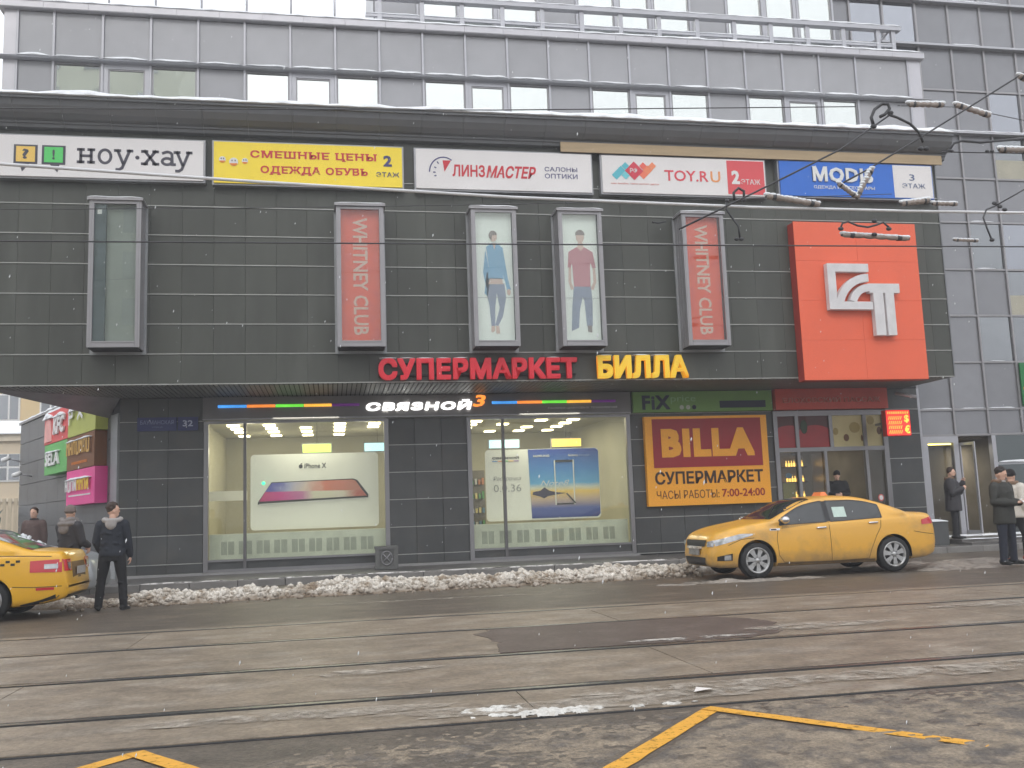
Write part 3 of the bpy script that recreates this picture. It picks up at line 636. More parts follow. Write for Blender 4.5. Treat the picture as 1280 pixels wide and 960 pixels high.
# entrance --------------------------------------------------------------
ent = P('entrance', MB().box(11.86, 11.98, GY-.06, GY+.1, .45, 3.86).box(15.12, 15.26, GY-.06, GY+.1, .45, 3.86).box(11.98, 15.12, GY-.06, GY+.1, 3.72, 3.86).box(11.98, 15.12, GY-.055, GY+.08, 2.74, 2.85), frame_m, mall)
for x in (12.55, 13.56, 14.58):
    P('mullion', MB().box(x-.05, x+.05, GY-.05, GY+.08, 2.85, 3.72), frame_m, ent)
for x in (12.55, 14.58, 13.34): P('mullion', MB().box(x-.045, x+.045, GY-.05, GY+.08, .45, 2.74), frame_m, ent)
red_f = mat('cherry_print', (.42, .03, .035), rough=.4, var=.2, scale=1.5); mar_f = mat('maroon_print', (.09, .02, .015), rough=.4); chs = mat('cheese_print', (.62, .53, .26), rough=.4, var=.06); hol = mat('cheese_hole', (.40, .30, .10), rough=.5); hold = mat('cheese_dark_hole', (.16, .07, .02), rough=.5); grn = mat('leaf_print', (.03, .06, .025), rough=.5)
def disc(cx, cz, rx, rz, n=20): return [(cx+rx*math.cos(2*PI*i/n), cz+rz*math.sin(2*PI*i/n)) for i in range(n)]
def clip(pts, x0, x1, z0, z1): return [(min(max(x, x0), x1), min(max(z, z0), z1)) for x, z in pts]
for xa, xb, mm in ((11.98, 12.50, mar_f), (12.60, 13.51, mar_f), (13.61, 14.53, chs), (14.63, 15.12, chs)):
    f = P('transom_panel', MB().box(xa, xb, GY+.01, GY+.03, 2.85, 3.72), mm, ent)
    if mm is mar_f:
        P('fruit_print', MB().prism(clip(disc(12.35 if xa < 12.3 else 13.1, 3.05, .62, .42, 36), xa, xb, 2.86, 3.71), GY+.002, GY+.009), red_f, ent)
        if xa > 12.3: P('leaf_print', MB().prism(disc(12.78, 3.42, .10, .19), GY-.008, GY+.001), grn, ent)
    else:
        for cx, cz, rx, rz, mm2 in ((13.72, 3.28, .08, .10, hol), (14.30, 3.38, .16, .15, hol), (14.03, 3.10, .08, .10, hold), (14.50, 3.08, .03, .09, hold), (14.80, 3.57, .11, .12, hol), (15.04, 3.28, .07, .11, hold)):
            if xa < cx < xb: P('hole_print', MB().prism(clip(disc(cx, cz, rx, rz), xa, xb, 2.86, 3.71), GY+.002, GY+.009), mm2, ent)
room(11.9, 15.25, GY+.15, 30.0, .45, 3.80, int_d, int_d)
lampat('entrance_lamp', 13.4, 27.5, 3.7, 45, 1.5)
P('wall', MB().box(11.86, 15.28, GY+.1, GY+.14, 3.86, 4.50), dark_m, mall)
dglass = glassmat('door_glass', tint=(.75, .74, .70), refl=.8, base=.05)
P('door_pane', MB().box(11.98, 12.505, GY+.02, GY+.03, .5, 2.74), dglass, ent); P('door_pane', MB().box(12.595, 13.295, GY+.02, GY+.03, .5, 2.74), dglass, ent); P('door_pane', MB().box(14.625, 15.12, GY+.02, GY+.03, .5, 2.74), dglass, ent)
leaf = P('door', MB().box(13.40, 13.45, GY+.12, GY+.9, .47, 2.72).box(13.45, 13.451, GY+.2, GY+.3, .5, .6), frame_m, ent)
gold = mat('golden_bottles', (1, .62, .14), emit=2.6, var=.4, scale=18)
cab = E('lit_bottle_shelf', (12.8, 25.4, .45), 'glowing golden bottle shelves inside the supermarket entrance', 'shelf')
P('shelf_back', MB().box(12.0, 13.3, 25.6, 25.65, .5, 2.7), int_d, cab)
for z in (1.05, 1.5, 1.95, 2.38):
    P('shelf_board', MB().box(12.62, 13.25, 25.3, 25.6, z-.03, z), int_d, cab)
    for i in range(7):
        x = 12.68+i*.08; b = MB().tube([(x, 25.4, z), (x, 25.4, z+.09), (x, 25.4, z+.12), (x, 25.4, z+.17)], [.028, .028, .01, .01], 8); P('bottle', b, gold, cab)
P('lime_notice', MB().box(12.06, 12.42, GY+.035, GY+.045, 1.35, 1.9), mat('lime_paper', (.42, .42, .10), rough=.6), ent)
P('blue_sticker', MB().prism(disc(12.25, 2.1, .1, .08), GY+.035, GY+.04), mat('blue_ink', (.1, .3, .55), rough=.6), ent)
for x in (12.33, 14.93): 
    q = P('round_sticker', MB().prism(disc(x, 1.42, .085, .10), GY+.005, GY+.012), mat('sticker_red', (.6, .12, .1), rough=.5), ent); P('sticker_centre', MB().prism(disc(x, 1.42, .055, .065), GY-.001, GY+.004), white_m, ent)
P('entrance_step', MB().box(11.7, 15.3, 23.2, 24.5, .1, .28).box(11.7, 15.3, 23.5, 24.6, .28, .44), pave_m, mall)
# small security camera bracket under the soffit by the exchange board
tag(P('soffit_lamp', MB().tube([(15.0, 23.4, 4.2), (15.35, 23.0, 4.05)], .045, 10), frame_l), 'small white tubular lamp under the soffit above the exchange-rate board', 'lamp')

# ------------------------------------------------------------------ signs on the band
swhite = mat('sign_white', (.76, .735, .73), rough=.45, var=.04, scale=1, emit=.03)
alu = mat('sign_frame', (.35, .35, .37), rough=.35, metal=.5)
def S3(*c): return srgb(*c)
dgrey = mat('letter_grey', S3(72, 70, 82), rough=.5, var=0); sred = mat('letter_red', S3(205, 50, 62), rough=.5, var=0); sblue = mat('letter_blue', S3(62, 62, 120), rough=.5, var=0)
def band_sign(x0, x1, z0, z1, m, label):
    t = E('shop_sign', ((x0+x1)/2, UY-.1, z0), label, 'sign', 'row of shop signs under the cornice')
    P('board', MB().box(x0, x1, UY-.22, UY-.02, z0, z1), m, t); P('frame', MB().box(x0-.04, x1+.04, UY-.18, UY-.01, z0-.04, z0).box(x0-.04, x1+.04, UY-.18, UY-.01, z1, z1+.04).box(x0-.04, x0, UY-.18, UY-.01, z0, z1).box(x1, x1+.04, UY-.18, UY-.01, z0, z1), alu, t)
    return t
Yp = UY-.228
def slab(b, x0, x1, z0, z1): b.box(x0, x1, Yp, Yp+.006, z0, z1)
t = band_sign(-7.12, -2.80, 9.13, 10.07, swhite, 'white sign with grey slab lettering and yellow and green speech bubbles')
for x, c, ch in ((-6.80, S3(240, 200, 100), '?'), (-6.22, S3(90, 210, 110), '!')):
    q = P('speech_bubble', MB().prism([(x-.02, 9.41), (x+.47, 9.41), (x+.47, 9.85), (x-.02, 9.85)], Yp, Yp+.006).prism([(x+.1, 9.41), (x+.30, 9.41), (x+.16, 9.23)] if ch == '?' else [(x+.15, 9.41), (x+.35, 9.41), (x+.31, 9.23)], Yp, Yp+.006), dgrey, t)
    P('bubble_fill', MB().box(x+.03, x+.42, Yp-.006, Yp-.001, 9.455, 9.81), mat('bubble_'+('yellow' if ch == '?' else 'green'), c, rough=.5, var=0), q)
    text(ch, x+.16 if ch == '?' else x+.20, x+.29 if ch == '?' else x+.25, 9.52, 9.75, Yp-.012, dgrey, t, bold=.03)
# slab-serif word drawn stroke by stroke
def strokes(b, S_, w, y):
    for pts in S_:
        n = len(pts)
        for i in range(n-1):
            a, c = Vector(pts[i]), Vector(pts[i+1]); d = (c-a)
            if d.length < 1e-5: continue
            d.normalize(); k = Vector((-d.y, d.x))*w/2; a2 = a-d*w*.18; c2 = c+d*w*.18
            b.prism([tuple(a2-k), tuple(c2-k), tuple(c2+k), tuple(a2+k)], y+i*.0003, y+.006+i*.0003)
def arc(cx, cz, rx, rz, a0, a1, n=16): return [(cx+rx*math.cos(math.radians(a0+(a1-a0)*i/n)), cz+rz*math.sin(math.radians(a0+(a1-a0)*i/n))) for i in range(n+1)]
zb, zh = 9.47, 9.80
def gN(x): return [[(x+.07, zb), (x+.07, zh)], [(x+.29, zb), (x+.29, zh)], [(x+.07, (zb+zh)/2), (x+.29, (zb+zh)/2)], [(x, zb+.02), (x+.14, zb+.02)], [(x+.22, zb+.02), (x+.36, zb+.02)], [(x, zh-.02), (x+.14, zh-.02)], [(x+.22, zh-.02), (x+.36, zh-.02)]]
def gO(x): return [arc(x+.16, (zb+zh)/2, .125, .155, 0, 360, 20)]
def gY(x): return [[(x+.04, zh), (x+.17, zb)], [(x+.31, zh), (x+.15, zb-.09), (x+.09, zb-.13), (x+.02, zb-.13)], [(x-.02, zh-.02), (x+.11, zh-.02)], [(x+.25, zh-.02), (x+.37, zh-.02)]]
def gX(x): return [[(x+.04, zh), (x+.29, zb)], [(x+.29, zh), (x+.04, zb)], [(x-.02, zh-.02), (x+.11, zh-.02)], [(x+.22, zh-.02), (x+.34, zh-.02)], [(x-.02, zb+.02), (x+.11, zb+.02)], [(x+.22, zb+.02), (x+.35, zb+.02)]]
def gA(x): return [[(x+.03, zh-.05)]+arc(x+.14, zh-.10, .10, .085, 120, 20, 6)+[(x+.245, zb)], arc(x+.13, zb+.09, .105, .075, 0, 360, 14), [(x+.245, zb+.02), (x+.31, zb+.02)]]
for g, x in ((gN, -5.50), (gO, -5.08), (gY, -4.70), (gX, -4.12), (gA, -3.72), (gY, -3.42)):
    b = MB(); strokes(b, g(x), .062, Yp); P('letter', b, dgrey, t)
P('letter', MB().prism(disc(-4.23, 9.63, .045, .045), Yp, Yp+.006), dgrey, t)

t = band_sign(-2.57, 1.73, 9.10, 10.08, mat('sign_yellow', S3(250, 222, 60), rough=.45, var=.03, emit=.03), 'yellow sign with red lettering and small smiley faces')
def slabtext(body, x0, x1, z0, z1, m, parent, y=Yp, sw=.03):
    """letters with added slab serifs at their feet and heads"""
    letters(body, x0, x1, z0, z1, y, m, parent, bold=.028, depth=.006, spacing=1.16)
    for o in [c for c in parent.children if c.name.startswith('letter')][-len(body.replace(' ', '')):]:
        a = bbox(o.data); 
        for zz in (z0, z1):
            e = a[abs(a[:, 2]-zz) < .012]
            if len(e) < 2: continue
            xs_ = sorted(set(np.round(e[:, 0], 3))); grp = [[xs_[0], xs_[0]]]
            for x in xs_[1:]:
                if x-grp[-1][1] < .055: grp[-1][1] = x
                else: grp.append([x, x])
            h = (z1-z0)*.13; b = MB()
            for g in grp:
                if g[1]-g[0] < .09: b.box(g[0]-.022, g[1]+.022, y+.0015, y+.0055, zz if zz == z0 else zz-h, zz+h if zz == z0 else zz)
            if b.v:
                me = b.mesh('serif'); bm = bmesh.new(); bm.from_mesh(o.data); bm.from_mesh(me); bm.to_mesh(o.data); bm.free()
slabtext('СМЕШНЫЕ ЦЕНЫ', -1.76, 1.12, 9.685, 9.895, sred, t)
slabtext('ОДЕЖДА ОБУВЬ', -1.53, .92, 9.32, 9.53, sred, t)
text('2', 1.29, 1.49, 9.60, 9.87, Yp, sblue, t, bold=.035); text('ЭТАЖ', 1.12, 1.66, 9.34, 9.46, Yp, sblue, t, bold=.02, spacing=1.15)
for x, z, r in ((-2.38, 9.65, .075), (-2.13, 9.60, .10), (-1.88, 9.63, .07)):
    q = P('smiley', MB().prism(disc(x, z, r, r), Yp, Yp+.006), white_m, t)
    P('smiley_mouth', MB().prism(arc(x, z-.01, r*.9, r*.9, 195, 345, 10), Yp-.006, Yp-.001), mat('smiley_orange', S3(235, 140, 60), var=0), q)
    P('smiley_eye', MB().prism(disc(x-r*.35, z+r*.3, .013, .018, 8), Yp-.006, Yp-.001).prism(disc(x+r*.35, z+r*.3, .013, .018, 8), Yp-.006, Yp-.001), ink_m, q)

t = band_sign(2.06, 6.38, 9.10, 10.07, swhite, 'white sign with red slanted lettering and a blue dial with a red needle')
b = MB(); strokes(b, [arc(2.72, 9.50, .34, .38, 178, 55, 16)], .028, Yp); strokes(b, [[(2.47, 9.50), (2.52, 9.50)], [(2.50, 9.63), (2.54, 9.61)], [(2.57, 9.76), (2.60, 9.72)], [(2.50, 9.41), (2.54, 9.42)]], .025, Yp); P('dial', b, sblue, t)
P('needle', MB().prism([(2.70, 9.80), (2.90, 9.80), (2.74, 9.52)], Yp, Yp+.006), sred, t)
text('ЛИНЗ', 2.93, 3.72, 9.41, 9.71, Yp, sred, t, bold=.024, shear=.02); text('МАСТЕР', 3.75, 4.98, 9.40, 9.71, Yp, sred, t, bold=.028, shear=.28)
text('САЛОНЫ', 5.20, 6.02, 9.61, 9.72, Yp, sblue, t, bold=.004); text('ОПТИКИ', 5.20, 6.02, 9.43, 9.55, Yp, sblue, t, bold=.004)

t = band_sign(6.66, 10.97, 9.12, 10.07, swhite, 'white sign with red lettering, blue and orange diamonds and a red floor panel')
P('red_panel', MB().box(9.94, 10.94, Yp, Yp+.006, 9.16, 10.04), mat('panel_red', S3(222, 84, 90), rough=.5, var=.03), t)
text('2', 10.05, 10.27, 9.42, 9.78, Yp-.008, white_m, t, bold=.04); text('ЭТАЖ', 10.30, 10.82, 9.42, 9.56, Yp-.008, white_m, t, bold=.004)
text('TOY.R', 8.27, 9.43, 9.46, 9.74, Yp, mat('toy_red', S3(222, 78, 90), var=0), t, bold=.012); text('U', 9.49, 9.75, 9.455, 9.74, Yp, mat('toy_orange', S3(236, 158, 96), var=0), t, bold=.012)
text('МЫ ЗНАЕМ, ЧЕГО ХОТЯТ ДЕТИ', 6.88, 8.10, 9.33, 9.37, Yp, mat('toy_small', S3(225, 130, 120), var=0), t, bold=0)
dia = lambda cx, cz, r: [(cx-r, cz), (cx, cz-r), (cx+r, cz), (cx, cz+r)]
for cx, cz, r, c in ((7.02, 9.57, .12, (96, 190, 205)), (7.14, 9.69, .12, (96, 190, 205)), (7.26, 9.81, .10, (96, 190, 205)), (7.26, 9.57, .11, (120, 205, 215)), (7.72, 9.60, .12, (240, 130, 100)), (7.84, 9.72, .12, (240, 140, 100)), (7.96, 9.83, .10, (245, 150, 110)), (7.72, 9.82, .10, (238, 110, 95))):
    P('diamond', MB().prism(dia(cx, cz, r), Yp, Yp+.004), mat('diamond_%d_%d_%d' % c, S3(*c), var=0), t)
P('diamond', MB().prism(dia(7.48, 9.69, .24), Yp-.004, Yp+.002), mat('diamond_red', S3(214, 70, 88), var=0), t); text('РФ', 7.37, 7.57, 9.63, 9.76, Yp-.010, swhite, t, bold=.01, depth=.004)

t = band_sign(11.38, 15.72, 9.17, 10.09, mat('sign_blue', S3(42, 108, 205), rough=.45, var=.03, emit=.02), 'blue sign with white lettering and a white third-floor panel')
P('white_panel', MB().box(14.58, 15.70, Yp, Yp+.006, 9.19, 10.07), swhite, t)
letters('МODIS', 12.28, 13.98, 9.555, 9.96, Yp-.03, white_m, t, bold=.034, depth=.036, spacing=1.08); text('ОДЕЖДА И АКСЕССУАРЫ', 12.30, 14.02, 9.36, 9.46, Yp, white_m, t, bold=.01)
nv = mat('navy_print', S3(80, 100, 140), var=0); text('3', 15.04, 15.19, 9.66, 9.83, Yp-.008, nv, t, bold=0); text('ЭТАЖ', 14.82, 15.48, 9.45, 9.58, Yp-.008, nv, t, bold=0)

# ------------------------------------------------------------------ projecting display boxes
lin_m = mat('frame_fluted', (.34, .33, .345), rough=.4, metal=.35, var=.06)
def display_box(xc, label, back):
    """tall glazed box on the wall; returns the thing"""
    y0 = 21.62; x0, x1 = xc-.54, xc+.54; z0, z1 = 5.20, 8.50
    t = E('display_box', (xc, UY-.3, z0), label, 'display case', 'tall display boxes projecting from the upper wall')
    P('backplate', MB().box(x0-.05, x1+.05, UY-.07, UY-.02, z0-.06, z1), mat('backplate_metal', (.33, .34, .35), rough=.45, metal=.2), t)
    b = MB()
    for s in (0, 1):
        X = x0 if s == 0 else x1-.1
        b.box(X, X+.10, y0, y0+.06, z0+.02, z1); 
        for k in range(3):
            XX = X+.012 if s == 0 else X+.10-.027+.0; b.box((x0 if s == 0 else x1-.03), (x0+.03 if s == 0 else x1), y0+.08+k*.15, y0+.19+k*.15, z0+.02, z1)
        b.box(x0+.012 if s == 0 else x1-.024, x0+.024 if s == 0 else x1-.012, y0+.06, UY-.03, z0+.02, z1)
        b.box(X+.03, X+.055, y0-.012, y0, z0+.02, z1)
    P('side_frame', b, lin_m, t)
    P('sill', MB().box(x0+.1, x1-.1, y0-.02, y0+.06, z0+.02, z0+.12).box(x0+.1, x1-.1, y0-.035, y0+.03, z0+.12, z0+.15), lin_m, t)
    P('bottom_plate', MB().box(x0+.03, x1-.03, y0+.02, UY-.03, z0, z0+.02), dark_m, t)
    c = P('cap', MB().box(x0-.04, x1+.04, y0-.05, UY-.03, z1, z1+.06), lin_m, t)
    b = MB(); snowlip(b, x0-.04, x1+.04, y0-.055, y0+.35, z1+.06, .03, 14); P('snow_cover', b, snow_m, t, kind='stuff')
    P('head_frame', MB().box(x0+.1, x1-.1, y0, y0+.06, z1-.07, z1), lin_m, t)
    P('back_panel', MB().box(x0+.1, x1-.1, y0+.16, y0+.18, z0+.02, z1), back, t)
    P('glass', MB().box(x0+.1, x1-.1, y0+.03, y0+.04, z0+.15, z1-.07), bglass, t)
    return t, y0+.155, x0+.1, x1-.1, z0+.15, z1-.07
empty_b = gradmat('empty_back', [(0, (.34, .36, .33)), (.75, (.30, .32, .30)), (1, (.13, .14, .15))], axis='Z', rng=(5.2, 8.5), noise_=.3)
t, yb, bx0, bx1, bz0, bz1 = display_box(-4.60, 'empty display box with bare greenish glass, the leftmost of five', mat('empty_panel', (.30, .325, .30), rough=.5, var=.2, scale=1.0))
P('inner_post', MB().box(bx0, bx0+.24, yb-.09, yb-.01, bz0, bz1), mat('blue_inner', (.10, .13, .15), rough=.5, var=.3, scale=3), t); P('price_tag', MB().box(bx0+.06, bx0+.15, yb-.11, yb-.10, 8.2, 8.3), white_m, t)
orange = mat('orange_banner', S3(226, 92, 62), rough=.5, var=.10, scale=2.5, dirt=S3(205, 80, 70), dscale=5, emit=.05)
pale_l = mat('banner_lettering', S3(222, 190, 175), rough=.5, var=0)
for xc, lab in ((.71, 'orange banner display box with pale vertical lettering, left of the two fashion figures'), (9.05, 'orange banner display box with pale vertical lettering, rightmost and nearest the red logo panel')):
    t, yb, bx0, bx1, bz0, bz1 = display_box(xc, lab, orange)
    text('WHITNEY CLUB', xc-.17, xc+.17, bz0+.16, bz1-.16, yb, pale_l, t, bold=.02, vert=True)
back_w = mat('lightbox_white', (.80, .83, .78), rough=.5, var=.03, emit=.08)
skin_p = mat('print_skin', S3(224, 196, 184), var=.05); jeans_p = mat('print_jeans', S3(152, 160, 182), var=.12, scale=5); hair_p = mat('print_hair', S3(150, 138, 134), var=0)  # figure print tones paled with white to stand in for backlight and glass reflections
def mir(pts): return pts+[(-x, z) for x, z in pts[::-1]]
def figure(t, xc, zf, yb, woman):
    F_ = lambda pts, m, k, nm='figure_print': P(nm, MB().prism([(xc+x, zf+z) for x, z in pts], yb-.004*k, yb-.004*k+.003), m, t)
    if woman:
        top = mat('print_blue_shirt', S3(136, 180, 212), var=.08, scale=6)
        F_([(-.20, 1.42), (-.27, .9), (-.19, .82), (-.13, 1.35)], top, 2, 'sleeve_print'); F_([(.20, 1.98), (.30, 1.25), (.36, 1.0), (.27, .98), (.14, 1.6)], top, 2, 'sleeve_print'); F_([(-.22, 1.95), (-.29, 1.4), (-.22, 1.02), (-.14, 1.1), (-.16, 1.6)], top, 2, 'sleeve_print')
        F_([(-.20, 2.02), (-.06, 2.12), (.05, 2.12), (.20, 2.0), (.17, 1.5), (.20, 1.25), (-.18, 1.25), (-.15, 1.55)], top, 3, 'shirt_print')
        F_([(-.05, 2.12), (.04, 2.12), (0, 1.95)], skin_p, 5, 'neck_print'); F_([(-.14, 1.26), (.15, 1.26), (.19, 1.12), (-.17, 1.12)], skin_p, 3, 'waist_print')
        F_([(-.18, 1.14), (.21, 1.14), (.24, .8), (.15, .35), (.03, .12), (-.04, .14), (.08, .55), (.02, .92), (-.03, .55), (-.04, .12), (-.13, .12), (-.16, .6), (-.22, .9)], jeans_p, 2, 'jeans_print')
        F_(disc(-.02, 2.27, .085, .12, 16), skin_p, 4, 'face_print'); F_(arc(-.03, 2.30, .10, .12, 10, 250, 12)+[(-.05, 2.30)], hair_p, 5, 'hair_print')
        F_([(-.13, .12), (-.05, .12), (-.05, .0), (-.12, -.04), (-.14, 0)], skin_p, 3, 'shoe_print'); F_([(-.03, .12), (.05, .12), (.07, -.06), (-.02, -.06)], skin_p, 3, 'shoe_print'); F_(disc(.31, .93, .045, .08, 10), skin_p, 3, 'hand_print')
    else:
        top = mat('print_red_polo', S3(204, 140, 148), var=.06, scale=6)
        F_([(-.30, 1.92), (-.33, 1.55), (-.26, 1.53), (-.2, 1.8)], top, 2, 'sleeve_print'); F_([(.30, 1.92), (.36, 1.55), (.28, 1.53), (.2, 1.8)], top, 2, 'sleeve_print')
        F_([(-.31, 1.56), (-.25, 1.54), (-.26, 1.2), (-.2, 1.02), (-.27, 1.0), (-.33, 1.2)], skin_p, 2, 'arm_print'); F_([(.34, 1.56), (.28, 1.54), (.29, 1.2), (.2, 1.02), (.28, 1.0), (.36, 1.2)], skin_p, 2, 'arm_print')
        F_([(-.30, 1.93), (-.10, 2.05), (.10, 2.05), (.30, 1.93), (.22, 1.6), (.21, 1.08), (-.20, 1.08), (-.22, 1.6)], top, 3, 'polo_print')
        F_([(-.20, 1.10), (.22, 1.10), (.24, .7), (.22, .12), (.08, .12), (.04, .75), (0, .82), (-.08, .5), (-.12, .08), (-.30, .0), (-.26, .6)], jeans_p, 2, 'jeans_print')
        F_([(-.05, 2.18), (.05, 2.18), (.08, 2.04), (0, 1.95), (-.08, 2.04)], skin_p, 5, 'neck_print'); F_(disc(0, 2.30, .10, .14, 16), skin_p, 4, 'face_print'); F_(arc(0, 2.36, .115, .12, -5, 185, 12), hair_p, 5, 'hair_print')
        F_([(.09, .13), (.2, .13), (.2, -.04), (.1, -.02)], hair_p, 3, 'shoe_print')
    P('seam_print', MB().box(xc-.44, xc+.44, yb-.028, yb-.026, 6.39, 6.40), mat('seam_grey', (.35, .37, .37)), t)
t, yb, *_ = display_box(3.83, 'lit display box showing a woman in a blue shirt and jeans', back_w); figure(t, 3.85, 5.60, yb, True)
t, yb, *_ = display_box(5.93, 'lit display box showing a man in a red polo shirt and jeans', back_w); figure(t, 5.95, 5.60, yb, False)

# big raised letters below the boxes
redl = mat('raised_red', S3(208, 32, 50), rough=.4, var=.04, emit=.12); yell = mat('raised_yellow', S3(250, 205, 50), rough=.4, var=.04, emit=.12)
t = E('raised_letter_sign', (3.4, 22, 4.5), 'large raised red letters mounted along the lower edge of the upper wall', 'sign')
letters('СУПЕРМАРКЕТ', 1.09, 5.80, 4.50, 5.01, 21.98, redl, t, bold=.045, depth=.13, spacing=1.06, snow=(0, 1, 2, 3, 4, 9))
P('mounting_rail', MB().box(1.1, 5.8, 22.11, 22.18, 4.60, 4.64).box(1.1, 5.8, 22.11, 22.18, 4.88, 4.92), dark_m, t)
t = E('raised_letter_sign', (7.4, 22, 4.5), 'large raised yellow letters right of the red ones', 'sign')
letters('БИЛЛА', 6.31, 8.60, 4.49, 5.05, 21.98, yell, t, bold=.05, depth=.13, spacing=1.04, snow=(0, 2, 3))
P('mounting_rail', MB().box(6.35, 8.55, 22.11, 22.18, 4.60, 4.64).box(6.35, 8.55, 22.11, 22.18, 4.88, 4.92), dark_m, t)

# orange-red logo panel
t = E('logo_panel', (13.3, 21.9, 4.35), 'large orange-red panel with raised white letters ET at the right corner', 'sign')
opan = mat('coral_panel', S3(236, 104, 70), rough=.45, var=.04, scale=1.2)
opd = mat('coral_panel_edge', S3(170, 50, 36), rough=.5)
for za, zc in ((4.37, 5.38), (5.38, 6.40), (6.40, 7.42), (7.42, 8.44)):
    for xa, xb in ((11.57, 13.28), (13.28, 14.985)): tile('panel_sheet', xa+.002, xb-.002, 21.85, 21.87, za+.002, zc-.002, opan, t, .002)
P('panel_box', MB().box(11.575, 14.98, 21.87, UY-.02, 4.36, 8.43), opd, t)
lg = mat('logo_white', (.62, .61, .62), rough=.4, emit=.05); yl = 21.66
b = MB(); b.prism([(12.30, 6.13), (13.48, 6.13), (13.48, 6.33), (12.52, 6.33), (12.52, 7.10), (13.44, 7.10), (13.44, 7.31), (12.30, 7.31)], yl, yl+.16)
def ring(b, cx, cz, ro, ri, a0, a1, n=14):
    o_, i_ = arc(cx, cz, ro, ro, a0, a1, n), arc(cx, cz, ri, ri, a0, a1, n)
    for k in range(n): b.prism([o_[k], o_[k+1], i_[k+1], i_[k]], yl+.001, yl+.158)
ring(b, 13.42, 6.10, .95, .75, 90, 166); P('letter', b, lg, t)
b = MB(); ring(b, 13.42, 6.22, .57, .38, 90, 165); b.prism([(13.42, 6.60), (13.40, 6.80), (14.26, 6.80), (14.26, 6.56), (13.42, 6.56)], yl, yl+.16); b.box(13.52, 13.79, yl+.002, yl+.158, 5.47, 6.56); b.box(13.85, 14.09, yl+.002, yl+.158, 5.47, 6.56); P('letter', b, lg, t)

# phone shop fascia
t = E('fascia_sign', (2.3, 24.2, 3.9), 'long grey phone-shop fascia with glowing rainbow strips and white lettering', 'sign')
P('board', MB().box(-3.06, 7.79, 24.22, 24.36, 3.90, 4.43), mat('fascia_grey', (.165, .155, .155), rough=.45, metal=.2, var=.08), t)
P('edge_trim', MB().box(-3.06, 7.79, 24.20, 24.36, 3.865, 3.898), frame_m, t)
lcol = [(.06, .33, .85), (.95, .27, .04), (.15, .75, .05), (.95, .48, .05), (.20, .03, .30)]
for x0, x1 in ((-2.70, .72), (4.08, 7.38)):
    for i in range(5):
        L = (x1-x0)/5; P('light_bar', MB().tube([(x0+i*L, 24.19, 4.195), (x0+(i+1)*L-.01, 24.19, 4.195)], .035, 8), mat('glow_%d' % i, lcol[i], emit=.75 if i < 4 else .12, var=.3, scale=3), t)
glowW = mat('glow_white', (1, 1, .98), emit=1.1, var=0)
letters('СВЯЗНОЙ', .87, 3.56, 4.03, 4.29, 24.17, glowW, t, bold=.048, shear=.12, depth=.05, spacing=1.14)
letters('3', 3.58, 3.92, 4.10, 4.40, 24.17, mat('glow_orange', (.95, .30, .04), emit=.9, var=0), t, bold=.02, shear=.2, depth=.05)
text('ГАЛЕРЕЯ ЦИФРОВЫХ ТЕХНОЛОГИЙ', 5.55, 7.42, 4.00, 4.07, 24.205, mat('pale_print', (.6, .6, .6)), t, bold=.01, shear=.15)
# green price-shop fascia
t = E('fascia_sign', (9.9, 24.2, 3.9), 'green fascia with dark bold lettering above the yellow supermarket board', 'sign')
P('board', MB().box(7.87, 11.82, 24.24, 24.36, 3.88, 4.43), mat('fascia_green', S3(112, 155, 70), rough=.5, var=.06), t)
fb = mat('fix_navy', S3(30, 36, 62), var=0); text('FiX', 8.12, 8.90, 3.95, 4.33, 24.23, fb, t, bold=.034, spacing=1.1); text('price', 8.92, 9.62, 4.10, 4.32, 24.23, mat('fix_pale', S3(150, 190, 130), var=0), t, bold=-.004)
for x, m_ in ((9.22, 'fix_white'), (9.40, 'fix_white'), (9.57, 'fix_navy')):
    P('dot', MB().prism(disc(x, 4.0, .06, .06), 24.23, 24.236), mat('fix_white', (.5, .55, .45)) if m_ == 'fix_white' else fb, t)
P('blue_strip', MB().box(10.30, 11.62, 24.23, 24.238, 3.97, 4.16), fb, t)
# supermarket board
t = E('supermarket_board', (9.9, 24.3, 1.4), 'square yellow board with a red panel and opening hours behind the sedan taxi', 'sign')
P('board', MB().box(8.15, 11.60, 24.22, 24.38, 1.40, 3.76), mat('board_yellow', S3(240, 165, 42), rough=.45, var=.04, emit=.05), t)
P('red_panel', MB().box(8.35, 11.42, 24.21, 24.219, 2.40, 3.69), mat('board_red', S3(160, 25, 36), rough=.45, var=.03), t)
letters('BILLA', 8.58, 11.20, 2.67, 3.43, 24.20, MATS['board_yellow'], t, bold=.058, depth=.006, spacing=1.14)
text('СУПЕРМАРКЕТ', 8.36, 11.40, 1.96, 2.30, 24.21, mat('board_black', S3(62, 38, 30), var=0), t, bold=.028)
text('ЧАСЫ РАБОТЫ:', 8.38, 10.12, 1.58, 1.80, 24.21, mat('board_brown', S3(120, 72, 30), var=0), t, bold=.002); text('7:00-24:00', 10.20, 11.42, 1.59, 1.80, 24.21, mat('board_darkred', S3(158, 42, 34), var=0), t, bold=.018)
# arcade fascia
t = E('fascia_sign', (13.5, 24.1, 3.9), 'dark orange-red fascia with dull raised lettering above the supermarket doors', 'sign')
P('board', MB().box(11.88, 15.22, 24.14, 24.34, 3.88, 4.45), mat('fascia_orange', S3(205, 72, 52), rough=.5, var=.08), t)
letters('ЕЛОХОВСКИЙ ПАССАЖ', 12.08, 14.98, 4.06, 4.24, 24.10, mat('dull_letter', S3(205, 125, 105), rough=.5, var=0), t, bold=0, depth=.035)
